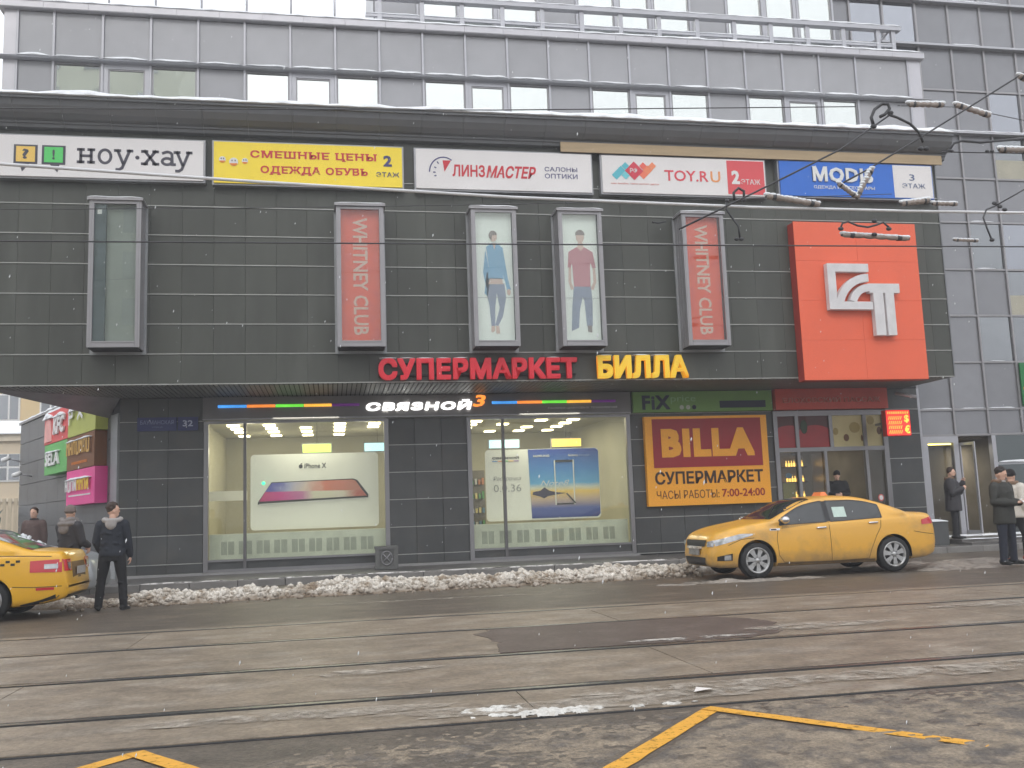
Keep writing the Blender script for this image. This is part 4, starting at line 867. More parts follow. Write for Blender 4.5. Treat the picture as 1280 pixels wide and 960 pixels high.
# exchange-rate display
t = E('exchange_rate_board', (14.95, 23.25, 3.0), 'small glowing red exchange-rate display with dollar and euro signs', 'display')
P('casing', MB().box(14.59, 15.31, 23.31, 23.50, 3.04, 3.74), mat('led_casing', S3(190, 30, 25), rough=.5), t)
ledr = mat('led_red', (.95, .04, .03), emit=.9, var=.1); ledo = mat('led_orange', (1, .42, .06), emit=1.3, var=.1)
P('screen', MB().box(14.61, 15.29, 23.30, 23.309, 3.06, 3.72), ledr, t); P('arm', MB().box(14.9, 15.0, 23.5, 24.35, 3.4, 3.46), frame_m, t)
b = MB(); random.seed(5)
for r in range(4):
    for c in range(7):
        x = 14.65+c*.058; z = 3.10+r*.125
        b.prism([(x, z), (x+.018, z), (x+.055, z+.09), (x+.037, z+.09)], 23.292, 23.299)
for c in range(12):
    x = 14.64+c*.053; b.prism([(x, 3.63), (x+.02, 3.63), (x+.035, 3.69), (x+.015, 3.69)], 23.292, 23.299)
P('lit_digits', b, ledo, t)
text('$', 15.12, 15.26, 3.38, 3.60, 23.29, ledo, t, bold=.03); text('€', 15.12, 15.27, 3.10, 3.32, 23.29, ledo, t, bold=.03)
# street name plate
t = E('street_name_plate', (-3.9, 24.35, 3.6), 'long blue street name plate with house number on the tiled corner wall', 'sign')
blu = mat('plate_blue', S3(52, 60, 110), rough=.5, var=.05); pl = mat('plate_letter', S3(135, 142, 180), var=0)
P('plate', MB().box(-4.59, -3.68, 24.34, 24.375, 3.64, 3.97), blu, t); P('number_plate', MB().box(-3.655, -3.18, 24.34, 24.375, 3.64, 3.97), blu, t)
text('БАУМАНСКАЯ', -4.52, -3.75, 3.80, 3.90, 24.33, pl, t, bold=.012); text('УЛИЦА', -4.25, -4.0, 3.71, 3.75, 24.33, pl, t, bold=0); text('32', -3.54, -3.30, 3.74, 3.89, 24.33, mat('plate_number', S3(190, 195, 215), var=0), t, bold=.02)

# ------------------------------------------------------------------ side wing with its tenant boards (runs back from the corner)
WR = math.radians(-63)
wing = E('side_wing', (-5.02, 24.42, 0), 'low grey tiled side wing running back from the corner behind the tenant boards', 'building', rz=WR)
WP = [(-11.5, .05), (0, .05), (0, 1.5), (-7.5, 5.2), (-11.5, 7.2)]
P('wall', MB().prism(WP, 0, 4.86, 'z'), wing_m, wing, rel=False)
P('end_strip', MB().box(-.62, -.06, -.02, .05, .1, 4.1), MATS['backplate_metal'], wing, rel=False)
zz = .12
while zz < 4.8:
    x = -11.5
    while x < -.7:
        x1 = min(x+1.36, -.63); z1 = min(zz+.68, 4.86)
        o = tile('wall_tile', x+.004, x1-.004, 0, .05, zz+.008, z1-.008, wing_m, None); o.parent = wing; x = x1
    zz += .68
P('coping', MB().prism([(-11.56, -.05), (-.3, -.05), (-.3, 1.5), (-7.5, 5.2), (-11.56, 7.2)], 4.862, 4.93, 'z'), frame_m, wing, rel=False)
b = MB(); snowlip(b, -11.56, -.3, -.06, 1.4, 4.93, .10, 60); P('snow_cover', b, snow_m, wing, rel=False, kind='stuff')
def tboard(x0, x1, z0, z1, col, label, edge):
    t = E('tenant_board', (-5.02, 24.42, 0), label, 'sign', 'tenant boards on the side wing', rz=WR)
    P('board', MB().box(x0, x1, -.30, -.001, z0, z1), mat('board_'+edge, S3(*col), rough=.5, var=.05), t, rel=False); return t
def wt(body, x0, x1, z0, z1, m, t, y=-.36, **k): return text(body, x0, x1, z0, z1, y, m, t, rel=False, **k)
def scap(t, x0, x1, z, y=-.38, h=.06, d=.12):
    b = MB(); snowlip(b, x0, x1, y, y+d, z, h, 10); P('snow_cap', b, snow_m, t, rel=False, kind='stuff')
t = tboard(-6.5, -3.72, 3.80, 4.70, (222, 78, 78), 'red tenant board with white raised letters under snow, top left', 'coral'); wt('KFC', -5.25, -3.95, 4.0, 4.48, white_m, t, bold=.04, shear=.2, depth=.05); P('emblem', MB().prism([(-6.4, 3.86), (-5.5, 3.86), (-5.6, 4.35), (-5.75, 4.5), (-6.1, 4.52), (-6.35, 4.3)], -.33, -.301), mat('pale_red', S3(235, 170, 165)), t, rel=False); scap(t, -6.45, -5.4, 4.52, h=.18); scap(t, -5.2, -4.0, 4.48, h=.10); scap(t, -6.5, -3.72, 4.70, y=-.30, d=.3, h=.1)
t = tboard(-3.70, -.95, 3.79, 4.70, (178, 185, 80), 'lime tenant board partly hidden by the underside, top right', 'lime'); b = MB(); strokes(b, [[(-3.4, 4.12), (-3.4, 4.5)], [(-3.4, 4.5), (-3.1, 4.5), (-3.05, 4.32), (-3.4, 4.3)], [(-2.5, 4.2), (-2.3, 4.35), (-2.0, 4.2)]], .09, -.36); P('raised_mark', b, white_m, t, rel=False); scap(t, -3.5, -1.8, 4.45, h=.09)
t = tboard(-6.4, -3.76, 2.92, 3.78, (98, 182, 92), 'green tenant board with white raised letters, middle left', 'green'); wt('SELA', -6.1, -4.5, 3.15, 3.52, white_m, t, bold=.035, depth=.05); scap(t, -6.1, -4.5, 3.52)
t = tboard(-3.74, -1.0, 2.90, 3.77, (168, 82, 62), 'rust brown tenant board with golden raised letters, middle right', 'brown')
gl = mat('gold_letter', S3(215, 165, 55), rough=.4)
b = MB(); random.seed(11); x = -3.55
for i in range(7): strokes(b, [[(x, 3.3), (x, 3.62)], [(x+.2, 3.3), (x+.2, 3.62)], [(x, 3.3+.32*random.choice([0, .5, 1])), (x+.2, 3.3+.32*random.choice([0, .5, 1]))]], .075, -.36); x += .34
P('raised_lettering', b, gl, t, rel=False); b = MB(); x = -3.2
for i in range(12): b.box(x, x+.07, -.31, -.302, 3.03, 3.10); x += .13
P('small_lettering', b, mat('orange_small', S3(225, 130, 50)), t, rel=False); scap(t, -3.6, -1.2, 3.64)
t = tboard(-3.72, -.90, 1.98, 2.88, (232, 70, 150), 'bright pink tenant board with white and yellow raised letters, lowest', 'pink')
b = MB(); b2 = MB(); x = -3.6
for i in range(8): strokes(b if i < 4 else b2, [[(x, 2.35), (x, 2.62)], [(x+.17, 2.35), (x+.17, 2.62)], [(x, 2.35+.27*random.choice([0, .5, 1])), (x+.17, 2.35+.27*random.choice([0, .5, 1]))]], .07, -.36); x += .30
P('raised_lettering', b, white_m, t, rel=False); P('raised_lettering', b2, mat('yellow_letter', S3(240, 200, 60)), t, rel=False)
b = MB(); x = -3.45
for i in range(22): b.box(x, x+.07, -.31, -.302, 2.20, 2.24); x += .10
P('small_lettering', b, white_m, t, rel=False); scap(t, -3.6, -1.2, 2.63)
def cctv(x, z, lab):
    t = E('security_camera', (-5.02, 24.42, 0), lab, 'camera', 'security cameras on the side wing', rz=WR)
    P('housing', MB().tube([(x, -.38, z), (x-.32, -.5, z-.05)], .075, 10), white_m, t, rel=False); P('bracket', MB().tube([(x-.1, -.4, z), (x-.1, -.02, z-.1)], .025, 8), frame_l, t, rel=False)
cctv(-11.3, 3.75, 'small white security camera at the far end of the side wing'); cctv(-9.4, 3.15, 'small white security camera below and nearer than the other one')

# ------------------------------------------------------------------ glazed tower on the right
OY = 24.9
tw = E('glazed_tower', (20, 25, 0), 'tall office block of grey glass and panels rising behind the right end', 'building')
P('core', MB().box(14.6, 34, OY+.25, 40, 3.2, 24), dark_m, tw); P('core', MB().box(16.5, 34, OY+3.5, 40, .0, 3.2), dark_m, tw)
gx_ = [14.42, 15.52]+[16.62+1.11*i for i in range(13)]
gzz = [3.13, 3.87, 5.26, 6.65, 8.05, 9.5, 10.87, 12.28, 13.66, 15.05, 16.48, 17.9, 19.3, 20.7]
clear = {}
random.seed(21)
tgl = mirrorglass('tower_sky_glass', (.36, .37, .40), rand=.15, wob=.05)
beige = mat('blind_beige', (.42, .40, .32), rough=.6, var=.1)
for i in range(len(gx_)-1):
    for j in range(len(gzz)-1):
        if gx_[i] < 16 and gzz[j] < 13.6: continue
        a, c, z0, z1 = gx_[i], gx_[i+1], gzz[j], gzz[j+1]
        k = (i+j*2) % 5
        if (i == 2 and 2 <= j <= 6) or (i == 2 and j == 8) or (i in (1, 2) and j in (9, 10)): mm = tgl
        elif i == 5 and j in (3, 6): mm = 'win'
        elif i == 5 and j in (4, 7): mm = tgl
        elif random.random() < .25 and i > 3: mm = tglass
        else: mm = twr_m
        if mm == 'win':
            tile('panel', a+.03, c-.03, OY, OY+.08, z0+.03, z0+(z1-z0)*.45, beige, tw); f = P('pane', MB().box(a+.03, c-.03, OY+.02, OY+.05, z0+(z1-z0)*.45, z1-.03), tglass, tw)
        else: tile('panel' if mm == twr_m else 'pane', a+.03, c-.03, OY, OY+.08, z0+.03, z1-.03, mm, tw)
for x in gx_: tile('mullion', x-.03, x+.03, OY-.06, OY+.1, 13.66 if x < 16 else 3.13, 20.7, twr_d, tw)
for z in gzz: tile('transom', 14.42 if z > 13 else 16.6, 31, OY-.045, OY+.05, z-.03, z+.03, twr_d, tw)
for z, xa in ((16.48, 14.4), (15.05, 16.2), (12.28, 16.62)): tile('ledge', xa, 31, OY-.20, OY, z-.04, z+.03, mull_m, tw)
b = MB()
for z, xa, xb, d in ((16.51, 18.8, 20.6, .2), (16.51, 16, 18, .2), (15.08, 18.8, 19.8, .2), (12.31, 16.6, 25, .2), (8.08, 18.95, 19.6, .05), (9.53, 18.9, 19.7, .05), (5.29, 19.1, 19.6, .05), (3.90, 16.7, 17.7, .05), (3.90, 18.0, 18.8, .05), (3.90, 18.9, 19.75, .06), (3.90, 20.0, 21, .05), (3.16, 19.9, 20.6, .05)): snowlip(b, xa, xb, OY-d, OY, z, .035)
P('snow_cover', b, snow_m, tw, kind='stuff')
tile('corner_strip', 16.30, 16.40, OY-.45, OY-.1, .2, 4.45, mull_m, tw); tile('corner_strip', 16.43, 16.60, OY-.1, OY+.1, .2, 4.45, twr_d, tw); tile('panel', 15.98, 16.60, OY+.0, OY+.06, 3.9, 13.6, twr_m, tw)
# doorway
P('doorway_wall', MB().box(16.6, 17.9, OY+3.3, OY+3.4, .3, 3.13).box(18.95, 19.0, OY+.2, OY+3.4, .3, 3.13).box(16.6, 16.7, OY+.3, OY+3.4, .3, 3.13), int_d, tw)
P('doorway_wall', MB().box(17.9, 19.0, OY+3.3, OY+3.4, .3, 3.13), mat('lobby_beige', (.46, .42, .32), rough=.7, var=.1), tw)
P('lobby_floor', MB().box(16.5, 31, OY-.1, OY+3.5, .1, .30), pave_m, tw); P('lobby_ceiling', MB().box(16.6, 31, OY+.2, OY+3.4, 3.05, 3.13), int_d, tw)
lampat('lobby_lamp', 18.2, OY+1.8, 2.9, 30, .8)
d = P('door_frame', MB().box(16.62, 16.80, OY-.06, OY+.1, .3, 3.10).box(17.62, 17.78, OY-.06, OY+.1, .3, 3.10).box(16.80, 17.62, OY-.06, OY+.1, 2.92, 3.10), mull_m, tw)
P('door_pane', MB().box(16.80, 17.62, OY, OY+.02, .3, 2.82), dglass, d); P('door_lamp', MB().box(16.84, 17.56, OY-.03, OY+.02, 2.86, 2.90), mat('yellow_tube', (1, .85, .25), emit=2.5, var=0), d)
P('door', MB().box(17.80, 17.84, OY-.70, OY-.62, .32, 2.9).box(17.80, 17.84, OY-.08, OY, .32, 2.9).box(17.80, 17.84, OY-.62, OY-.08, .32, .42).box(17.80, 17.84, OY-.62, OY-.08, 2.82, 2.9), mull_m, tw)
P('shop_frame', MB().box(18.87, 19.0, OY-.06, OY+.1, .3, 3.10).box(19.0, 31, OY-.05, OY+.05, 2.25, 2.32), mull_m, tw)
P('shop_pane', MB().box(19.0, 31, OY, OY+.02, .3, 3.1), mirrorglass('dark_shop_glass', (.15, .165, .165)), tw)
b = MB(); snowlip(b, 19.05, 20.1, OY-.1, OY, 2.32, .06); P('snow_cover', b, snow_m, tw, kind='stuff')
gsn = E('shop_sign', (20.4, 24.8, 3.9), 'green sign with an orange stripe cut off by the right edge of the picture', 'sign'); P('board', MB().box(19.99, 21.6, OY-.13, OY-.08, 3.95, 5.22), mat('sign_green', S3(28, 118, 62), rough=.5), gsn); P('stripe', MB().box(20.03, 21.6, OY-.14, OY-.131, 4.42, 4.5), mat('stripe_gold', S3(190, 140, 40)), gsn); P('stripe', MB().box(20.03, 21.6, OY-.14, OY-.131, 4.0, 4.22), MATS['goods0'] if 'goods0' in MATS else redl, gsn)
P('tower_step', MB().box(16.0, 31, 22.6, OY-.1, .0, .27).box(16.0, 31, 22.2, 22.6, .0, .20), pave_m, tw)
b = MB(); snowlip(b, 16.1, 26, 22.58, 22.75, .27, .03, 60); snowlip(b, 16.5, 26, 24.3, 24.8, .27, .05, 60); P('snow_cover', b, snow_m, tw, kind='stuff')
pb = E('stone_planter', (16.2, 22.9, .1), 'low dark block with snow on top behind the rear of the sedan taxi', 'planter'); P('block', MB().box(15.0, 15.72, 22.7, 23.2, .1, .75), wtile_m, pb); b = MB(); snowlip(b, 14.98, 15.74, 22.68, 23.22, .75, .06); P('snow_cap', b, snow_m, pb, kind='stuff')

# ------------------------------------------------------------------ pale buildings far left
bb = E('beige_building', (-24, 60, 0), 'pale beige two-storey building with a snowy roof beyond the side wing', 'building')
bm_ = mat('beige_render', (.62, .52, .38), rough=.8, var=.06, scale=.3)
P('wall', MB().box(-40, -14, 60, 75, 0, 6.9), bm_, bb); P('string_course', MB().box(-40, -14, 59.85, 60, 3.0, 3.2).box(-40, -14, 59.8, 60, 6.5, 6.9), mat('cream_trim', (.68, .6, .47), rough=.8), bb)
P('roof', MB().add([(-40, 59.6, 6.9), (-14, 59.6, 6.9), (-14, 67, 8.4), (-40, 67, 8.4)], [(0, 1, 2, 3)]).box(-40, -14, 59.6, 60, 6.88, 6.95), snow_m, bb)
for i in range(6):
    x = -18.35-i*2.4
    w = P('window', MB().box(x-.75, x+.75, 59.93, 60, 4.15, 5.75), white_m, bb)
    for a in (x-.62, x+.06):
        for z in (4.25, 5.05): P('pane', MB().box(a, a+.56, 59.90, 59.93, z, z+.68), tglass, w)
yb_ = E('yellow_building', (-24, 90, 0), 'tall pale yellow building seen above the snowy roof at the far left', 'building')
P('wall', MB().box(-60, -15, 90, 100, 0, 22), mat('yellow_render', (.66, .50, .26), rough=.8, var=.06, scale=.3), yb_)
for i in range(8):
    x = -24.2-i*3.4
    w = P('window', MB().box(x-.9, x+.9, 89.93, 90, 10.8, 13.2), white_m, yb_); P('pane', MB().box(x-.75, x-.08, 89.9, 89.93, 10.95, 13.05), tglass, w); P('pane', MB().box(x+.08, x+.75, 89.9, 89.93, 10.95, 13.05), tglass, w)
b = MB(); 
fn = E('picket_fence', (-20, 50, 0), 'pale slatted fence at the foot of the beige building', 'fence')
for i in range(30):
    x = -22+i*.26; tile('picket', x, x+.16, 50, 50.04, 0, 2.9, mat('fence_beige', (.5, .42, .3)), fn)
dv = E('parked_van', (-12.5, 34, 0), 'dark vehicle with snow on its roof at the far left edge', 'van')
P('body', MB().prism([(-15.8, .35), (-11.3, .35), (-11.3, 1.0), (-11.7, 1.15), (-12.3, 1.75), (-15.8, 1.8)], 33.4, 35.0), mat('dark_car_paint', (.03, .03, .035), rough=.3), dv); b = MB(); snowlip(b, -15.8, -12.2, 33.5, 34.9, 1.8, .12); P('snow_cap', b, snow_m, dv, kind='stuff')
P('window', MB().prism([(-14.6, 1.1), (-12.2, 1.1), (-12.6, 1.6), (-14.6, 1.62)], 33.38, 33.4), tglass, dv)
for x in (-14.8, -12.1): P('wheel', MB().tube([(x, 33.35, .33), (x, 33.6, .33)], .33, 18), black_m, dv)
ump = E('snowy_shrub', (-10.9, 36, 0), 'dark shrub under a cap of snow beside the far end of the side wing', 'shrub')
b = MB(); random.seed(4)
for i in range(260):
    a = random.uniform(0, 2*PI); r = random.uniform(0, .6); z = random.uniform(.3, 2.0); c = Vector((-11.9+r*math.cos(a), 36+r*math.sin(a), z)); b.add([c, c+Vector((random.uniform(-.2, .2), .05, .15)), c+Vector((random.uniform(-.2, .2), -.05, -.1))], [(0, 1, 2)])
P('foliage', b, mat('dark_leaf', (.04, .05, .035)), ump); P('trunk', MB().tube([(-11.9, 36, 0), (-11.9, 36, 1.2)], .05, 6), int_d, ump); P('snow_cap', MB().ball((-11.9, 36, 2.0), .62, 14, (1.1, 1, .42)), snow_m, ump)

# tall building across the street, seen mirrored in the left windows
op = E('tall_building', (-22, -36, 0), 'tall beige building mirrored in the leftmost upper windows', 'building')
P('wall', MB().box(-34, -11.6, -44, -30, 0, 52), mat('opposite_render', (.72, .74, .62), rough=.8, var=.08, scale=.2), op)
for i in range(6):
    for j in range(14): tile('window', -33+i*3.6, -31.4+i*3.6, -29.99, -29.9, 2+j*3.5, 4+j*3.5, tglass, op)

# ------------------------------------------------------------------ litter bin
bn = E('litter_bin', (1.27, 23.5, .15), 'square grey stone litter bin with a round relief beside the left shop window', 'bin')
bm2 = mat('cast_stone', (.13, .13, .125), rough=.6, var=.15, scale=8)
P('body', MB().box(1.04, 1.50, 23.30, 23.75, .16, .62), bm2, bn)
P('rim', MB().box(1.0, 1.54, 23.26, 23.79, .62, .69).box(1.0, 1.54, 23.26, 23.79, .16, .21).box(1.0, 1.1, 23.27, 23.30, .21, .62).box(1.44, 1.54, 23.27, 23.30, .21, .62), bm2, bn)
b = MB(); ring_pts = [(1.27+.13*math.cos(a), 23.285, .415+.16*math.sin(a)) for a in [2*PI*i/20 for i in range(21)]]; b.tube(ring_pts, .018, 6); b.tube([(1.17, 23.285, .3), (1.37, 23.285, .53)], .015, 6); b.tube([(1.17, 23.285, .53), (1.37, 23.285, .3)], .015, 6); P('relief', b, frame_m, bn)

# ------------------------------------------------------------------ cars (front towards -x, wheels on z = 0, own space)
def smooth_curve(pts):
    xs_ = np.array([p[0] for p in pts]); ys_ = np.array([p[1] for p in pts]); n = len(pts)
    mtan = np.zeros(n); dl = np.diff(ys_)/np.diff(xs_)
    for i in range(1, n-1): mtan[i] = 0 if dl[i-1]*dl[i] <= 0 else 2*dl[i-1]*dl[i]/(dl[i-1]+dl[i])
    mtan[0] = dl[0]; mtan[-1] = dl[-1]
    def f(x):
        x = min(max(x, xs_[0]), xs_[-1]); i = min(max(int(np.searchsorted(xs_, x))-1, 0), n-2); h = xs_[i+1]-xs_[i]; t = (x-xs_[i])/h
        return (2*t**3-3*t*t+1)*ys_[i]+(t**3-2*t*t+t)*h*mtan[i]+(-2*t**3+3*t*t)*ys_[i+1]+(t**3-t*t)*h*mtan[i+1]
    return f
class Car:
    def __init__(s, top, belt, wid, low, wf, wr, rwheel=.325, gh=(-1.25, 1.9), yroof=.66):
        s.top, s.belt, s.wid, s.low = map(smooth_curve, (top, belt, wid, low)); s.wf, s.wr, s.rw, s.gh = wf, wr, rwheel, gh; s.yroof = yroof
        s.xa, s.xb = top[0][0], top[-1][0]
    def g(s, x):
        t = (s.top(x)-s.belt(x)-.13)/.28; t = min(1, max(0, t)); return t*t*(3-2*t)
    def sec(s, x):
        w, zc, zb, zl, g = s.wid(x), s.top(x), s.belt(x), s.low(x), s.g(x)
        zb = min(zb, zc-.03); zm = zl+(zb-zl)*.45
        ye = w*(.84*(1-g)+s.yroof/.875*g); ze = zc-(.025+.05*g)
        pts = [(0, zl), (w*.80, zl), (w*.93, zl+.03), (w*.975, zl+.12), (w, zm), (w*1.0, zm+(zb-zm)*.45), (w*.985, zb-.05), (w*.955, zb), (w*.955*(1-.5*g)+ye*.5*g if g > 0 else w*.92, zb+(ze-zb)*.5), (ye, ze), (ye*.82, zc-.008-.012*g), (ye*.45, zc-.002), (0, zc)]
        # resample smoothly
        P_ = np.array(pts); out = []
        for i in range(len(P_)-1):
            p0 = P_[max(i-1, 0)]; p1 = P_[i]; p2 = P_[i+1]; p3 = P_[min(i+2, len(P_)-1)]
            for t in (0, .5):
                t2, t3 = t*t, t**3; c = .35
                m1 = c*(p2-p0); m2 = c*(p3-p1)
                out.append((2*t3-3*t2+1)*p1+(t3-2*t2+t)*m1+(-2*t3+3*t2)*p2+(t3-t2)*m2)
        out.append(P_[-1]); return np.array(out)
    def sy(s, x, z):
        q = s.sec(x); a = q[2:-5]; return float(np.interp(z, a[:, 1], a[:, 0]))
    def tz(s, x, y):
        q = s.sec(x)[-10:]; return float(np.interp(abs(y), q[::-1, 0], q[::-1, 1]))
    def body(s, n=90):
        t = np.linspace(0, 1, n); xs_ = s.xa+(s.xb-s.xa)*(t-.035*np.sin(4*PI*t)*0+.0); xs_ = s.xa+(s.xb-s.xa)*(.5-.5*np.cos(PI*t))*.35+(s.xb-s.xa)*t*.65
        vs = []; fs = []; 
        for x in xs_:
            q = s.sec(x); full = [(x, y, z) for y, z in q]+[(x, -y, z) for y, z in q[-2:0:-1]]; K = len(full); vs += full
        for i in range(n-1):
            for j in range(K): fs.append((i*K+j, i*K+(j+1) % K, (i+1)*K+(j+1) % K, (i+1)*K+j))
        fs += [tuple(range(K)), tuple((n-1)*K+j for j in range(K-1, -1, -1))]
        b = MB().add(vs, fs, True); me = b.mesh('body'); bm = bmesh.new(); bm.from_mesh(me); bmesh.ops.recalc_face_normals(bm, faces=bm.faces); bm.to_mesh(me); bm.free()
        o = bpy.data.objects.new('body', me); COL.objects.link(o); cut = []
        for wx in (s.wf, s.wr):
            for sg in (-1, 1):
                c = MB().tube([(wx, sg*.56, s.rw), (wx, sg*1.1, s.rw)], s.rw+.055, 40, smooth=False); cm = c.mesh('cut'); bm = bmesh.new(); bm.from_mesh(cm); bmesh.ops.recalc_face_normals(bm, faces=bm.faces); bm.to_mesh(cm); bm.free()
                co = bpy.data.objects.new('cut', cm); COL.objects.link(co); cut.append(co)
                md = o.modifiers.new('b', 'BOOLEAN'); md.operation = 'DIFFERENCE'; md.object = co; md.solver = 'EXACT'
        bpy.context.view_layer.update(); dg = bpy.context.evaluated_depsgraph_get(); me2 = bpy.data.meshes.new_from_object(o.evaluated_get(dg))
        for c in cut+[o]: bpy.data.objects.remove(c)
        for p in me2.polygons: p.use_smooth = True
        try: me2.set_sharp_from_angle(angle=math.radians(38))
        except Exception: pass
        me2.name = 'body'; return me2
    def side(s, b, x0, x1, zlo, zhi, sg, off=.004, nx=14, nz=5, thick=.0):
        vs = []; k = 0; cols = []
        for i in range(nx+1):
            x = x0+(x1-x0)*i/nx; a, c = zlo(x), zhi(x)
            if c-a < .004: c = a+.004
            for j in range(nz+1):
                z = a+(c-a)*j/nz; vs.append((x, sg*(s.sy(x, z)+off), z))
        M = nz+1; fs = [(i*M+j, (i+1)*M+j, (i+1)*M+j+1, i*M+j+1) for i in range(nx) for j in range(nz)]
        if sg > 0: fs = [f[::-1] for f in fs]
        return b.add(vs, fs, True)
    def line(s, b, pts, sg, w=.007, off=.002):
        """thin strip along the side through (x,z) points"""
        P_ = []
        for (xa, za), (xb, zb) in zip(pts[:-1], pts[1:]):
            k = max(1, int(math.hypot(xb-xa, zb-za)/.05))
            for i in range(k): P_.append((xa+(xb-xa)*i/k, za+(zb-za)*i/k))
        P_.append(pts[-1]); vs = []
        for i, (x, z) in enumerate(P_):
            q = P_[min(i+1, len(P_)-1)]; r = P_[max(i-1, 0)]; d = Vector((q[0]-r[0], q[1]-r[1])).normalized(); nx_, nz_ = -d.y*w/2, d.x*w/2
            for e in (-1, 1): X, Z = x+e*nx_, z+e*nz_; vs.append((X, sg*(s.sy(X, Z)+off), Z))
        fs = [(2*i, 2*i+1, 2*i+3, 2*i+2) for i in range(len(P_)-1)]
        return b.add(vs, fs)
    def topsheet(s, b, x0f, x1f, yw, off=.004, nx=14, ny=10):
        """patch on the upper surface; x0f(y), x1f(y)"""
        vs = []
        for i in range(nx+1):
            for j in range(ny+1):
                u = -1+2*j/ny; xa, xb = x0f(u), x1f(u); x = xa+(xb-xa)*i/nx; y = u*yw(x); vs.append((x, y, s.tz(x, y)+off))
        M = ny+1; return b.add(vs, [(i*M+j, (i+1)*M+j, (i+1)*M+j+1, i*M+j+1) for i in range(nx) for j in range(ny)], True)
taxi_m = mat('taxi_paint', (.82, .435, .06), rough=.32, coat=.4, var=.03, scale=2, dirt=(.46, .27, .09), dscale=1.6, dlo=.5, dhi=.8)
silver_m = mat('silver_paint', (.42, .44, .46), rough=.3, metal=.4, var=.05)
cglass = mat('car_glass', (.035, .038, .04), rough=.06, var=.3, scale=1.5, spec=.9)
chrome = mat('chrome', (.75, .75, .76), rough=.18, metal=.9, var=.03)
gapm = mat('panel_gap', (.10, .05, .015), rough=.8, var=0); trimb = mat('black_trim', (.02, .02, .022), rough=.45)
tail_m = mat('tail_lamp', (.55, .02, .03), rough=.15, coat=1, var=.1, emit=.05); clearl = mat('clear_lamp', (.50, .51, .52), rough=.12, metal=.5, coat=1, var=.5, scale=9)
alloy = mat('alloy_rim', (.5, .5, .5), rough=.35, metal=.6, var=.12, dirt=(.2, .18, .15), dscale=6)
def wheel(root, wx, y, r, sg, style):
    w = .10; rr = r*.70
    pr = [(y-sg*.10, r*.90), (y-sg*.09, r), (y+sg*.07, r), (y+sg*.10, r*.94), (y+sg*.105, r*.74)]
    b = MB(); n = 36; vs = []
    for yy, q in pr:
        for j in range(n): a = 2*PI*j/n; vs.append((wx+q*math.cos(a), yy, r+q*math.sin(a)))
    fs = [(i*n+j, i*n+(j+1) % n, (i+1)*n+(j+1) % n, (i+1)*n+j) for i in range(len(pr)-1) for j in range(n)]+[tuple(range(n))]
    b.add(vs, fs, True); wo = P('wheel', b, black_m, root, rel=False)
    b = MB(); b.tube([(wx, y+sg*.02, r), (wx, y+sg*.045, r)], rr*1.04, 30, smooth=False); P('wheel_disc', b, trimb, wo, rel=False)
    b = MB(); vs = []
    for yy, q in ((y+sg*.10, rr*1.05), (y+sg*.115, rr*1.0), (y+sg*.09, rr*.90), (y+sg*.05, rr*.88)):
        for j in range(n): a = 2*PI*j/n; vs.append((wx+q*math.cos(a), yy, r+q*math.sin(a)))
    b.add(vs, [(i*n+j, i*n+(j+1) % n, (i+1)*n+(j+1) % n, (i+1)*n+j) for i in range(3) for j in range(n)], True)
    ns = style
    for k in range(ns):
        a = 2*PI*k/ns+.3; ca, sa = math.cos(a), math.sin(a); tx, tz_ = -sa, ca; pts = []
        for q, hw in ((rr*.18, rr*.16), (rr*.55, rr*.15), (rr*.93, rr*.24)):
            pts.append((q, hw))
        poly_ = [(wx+ca*q+tx*h, r+sa*q+tz_*h) for q, h in pts]+[(wx+ca*q-tx*h, r+sa*q-tz_*h) for q, h in pts[::-1]]
        b.prism(poly_, y+sg*.085, y+sg*.055)
    b.tube([(wx, y+sg*.05, r), (wx, y+sg*.10, r)], [rr*.24, rr*.17], 16); P('rim', b, alloy, wo, rel=False)
def checks(root, car, x0, z0, n, s, sg, rows=2, gap=1.0, slope=0, faint=False):
    b = MB()
    for i in range(n):
        for j in range(rows):
            if (i+j) % 2: continue
            x = x0+i*s; z = z0+j*s+slope*i; a = car.side(MB(), x, x+s, lambda q: z, lambda q: z+s, sg, off=.003, nx=1, nz=1); b.add(a.v, a.f)
    P('checker_band', b, mat('check_faint' if faint else 'check_black', (.20, .12, .04) if faint else (.03, .025, .02), rough=.5, var=.3, scale=6), root, rel=False)
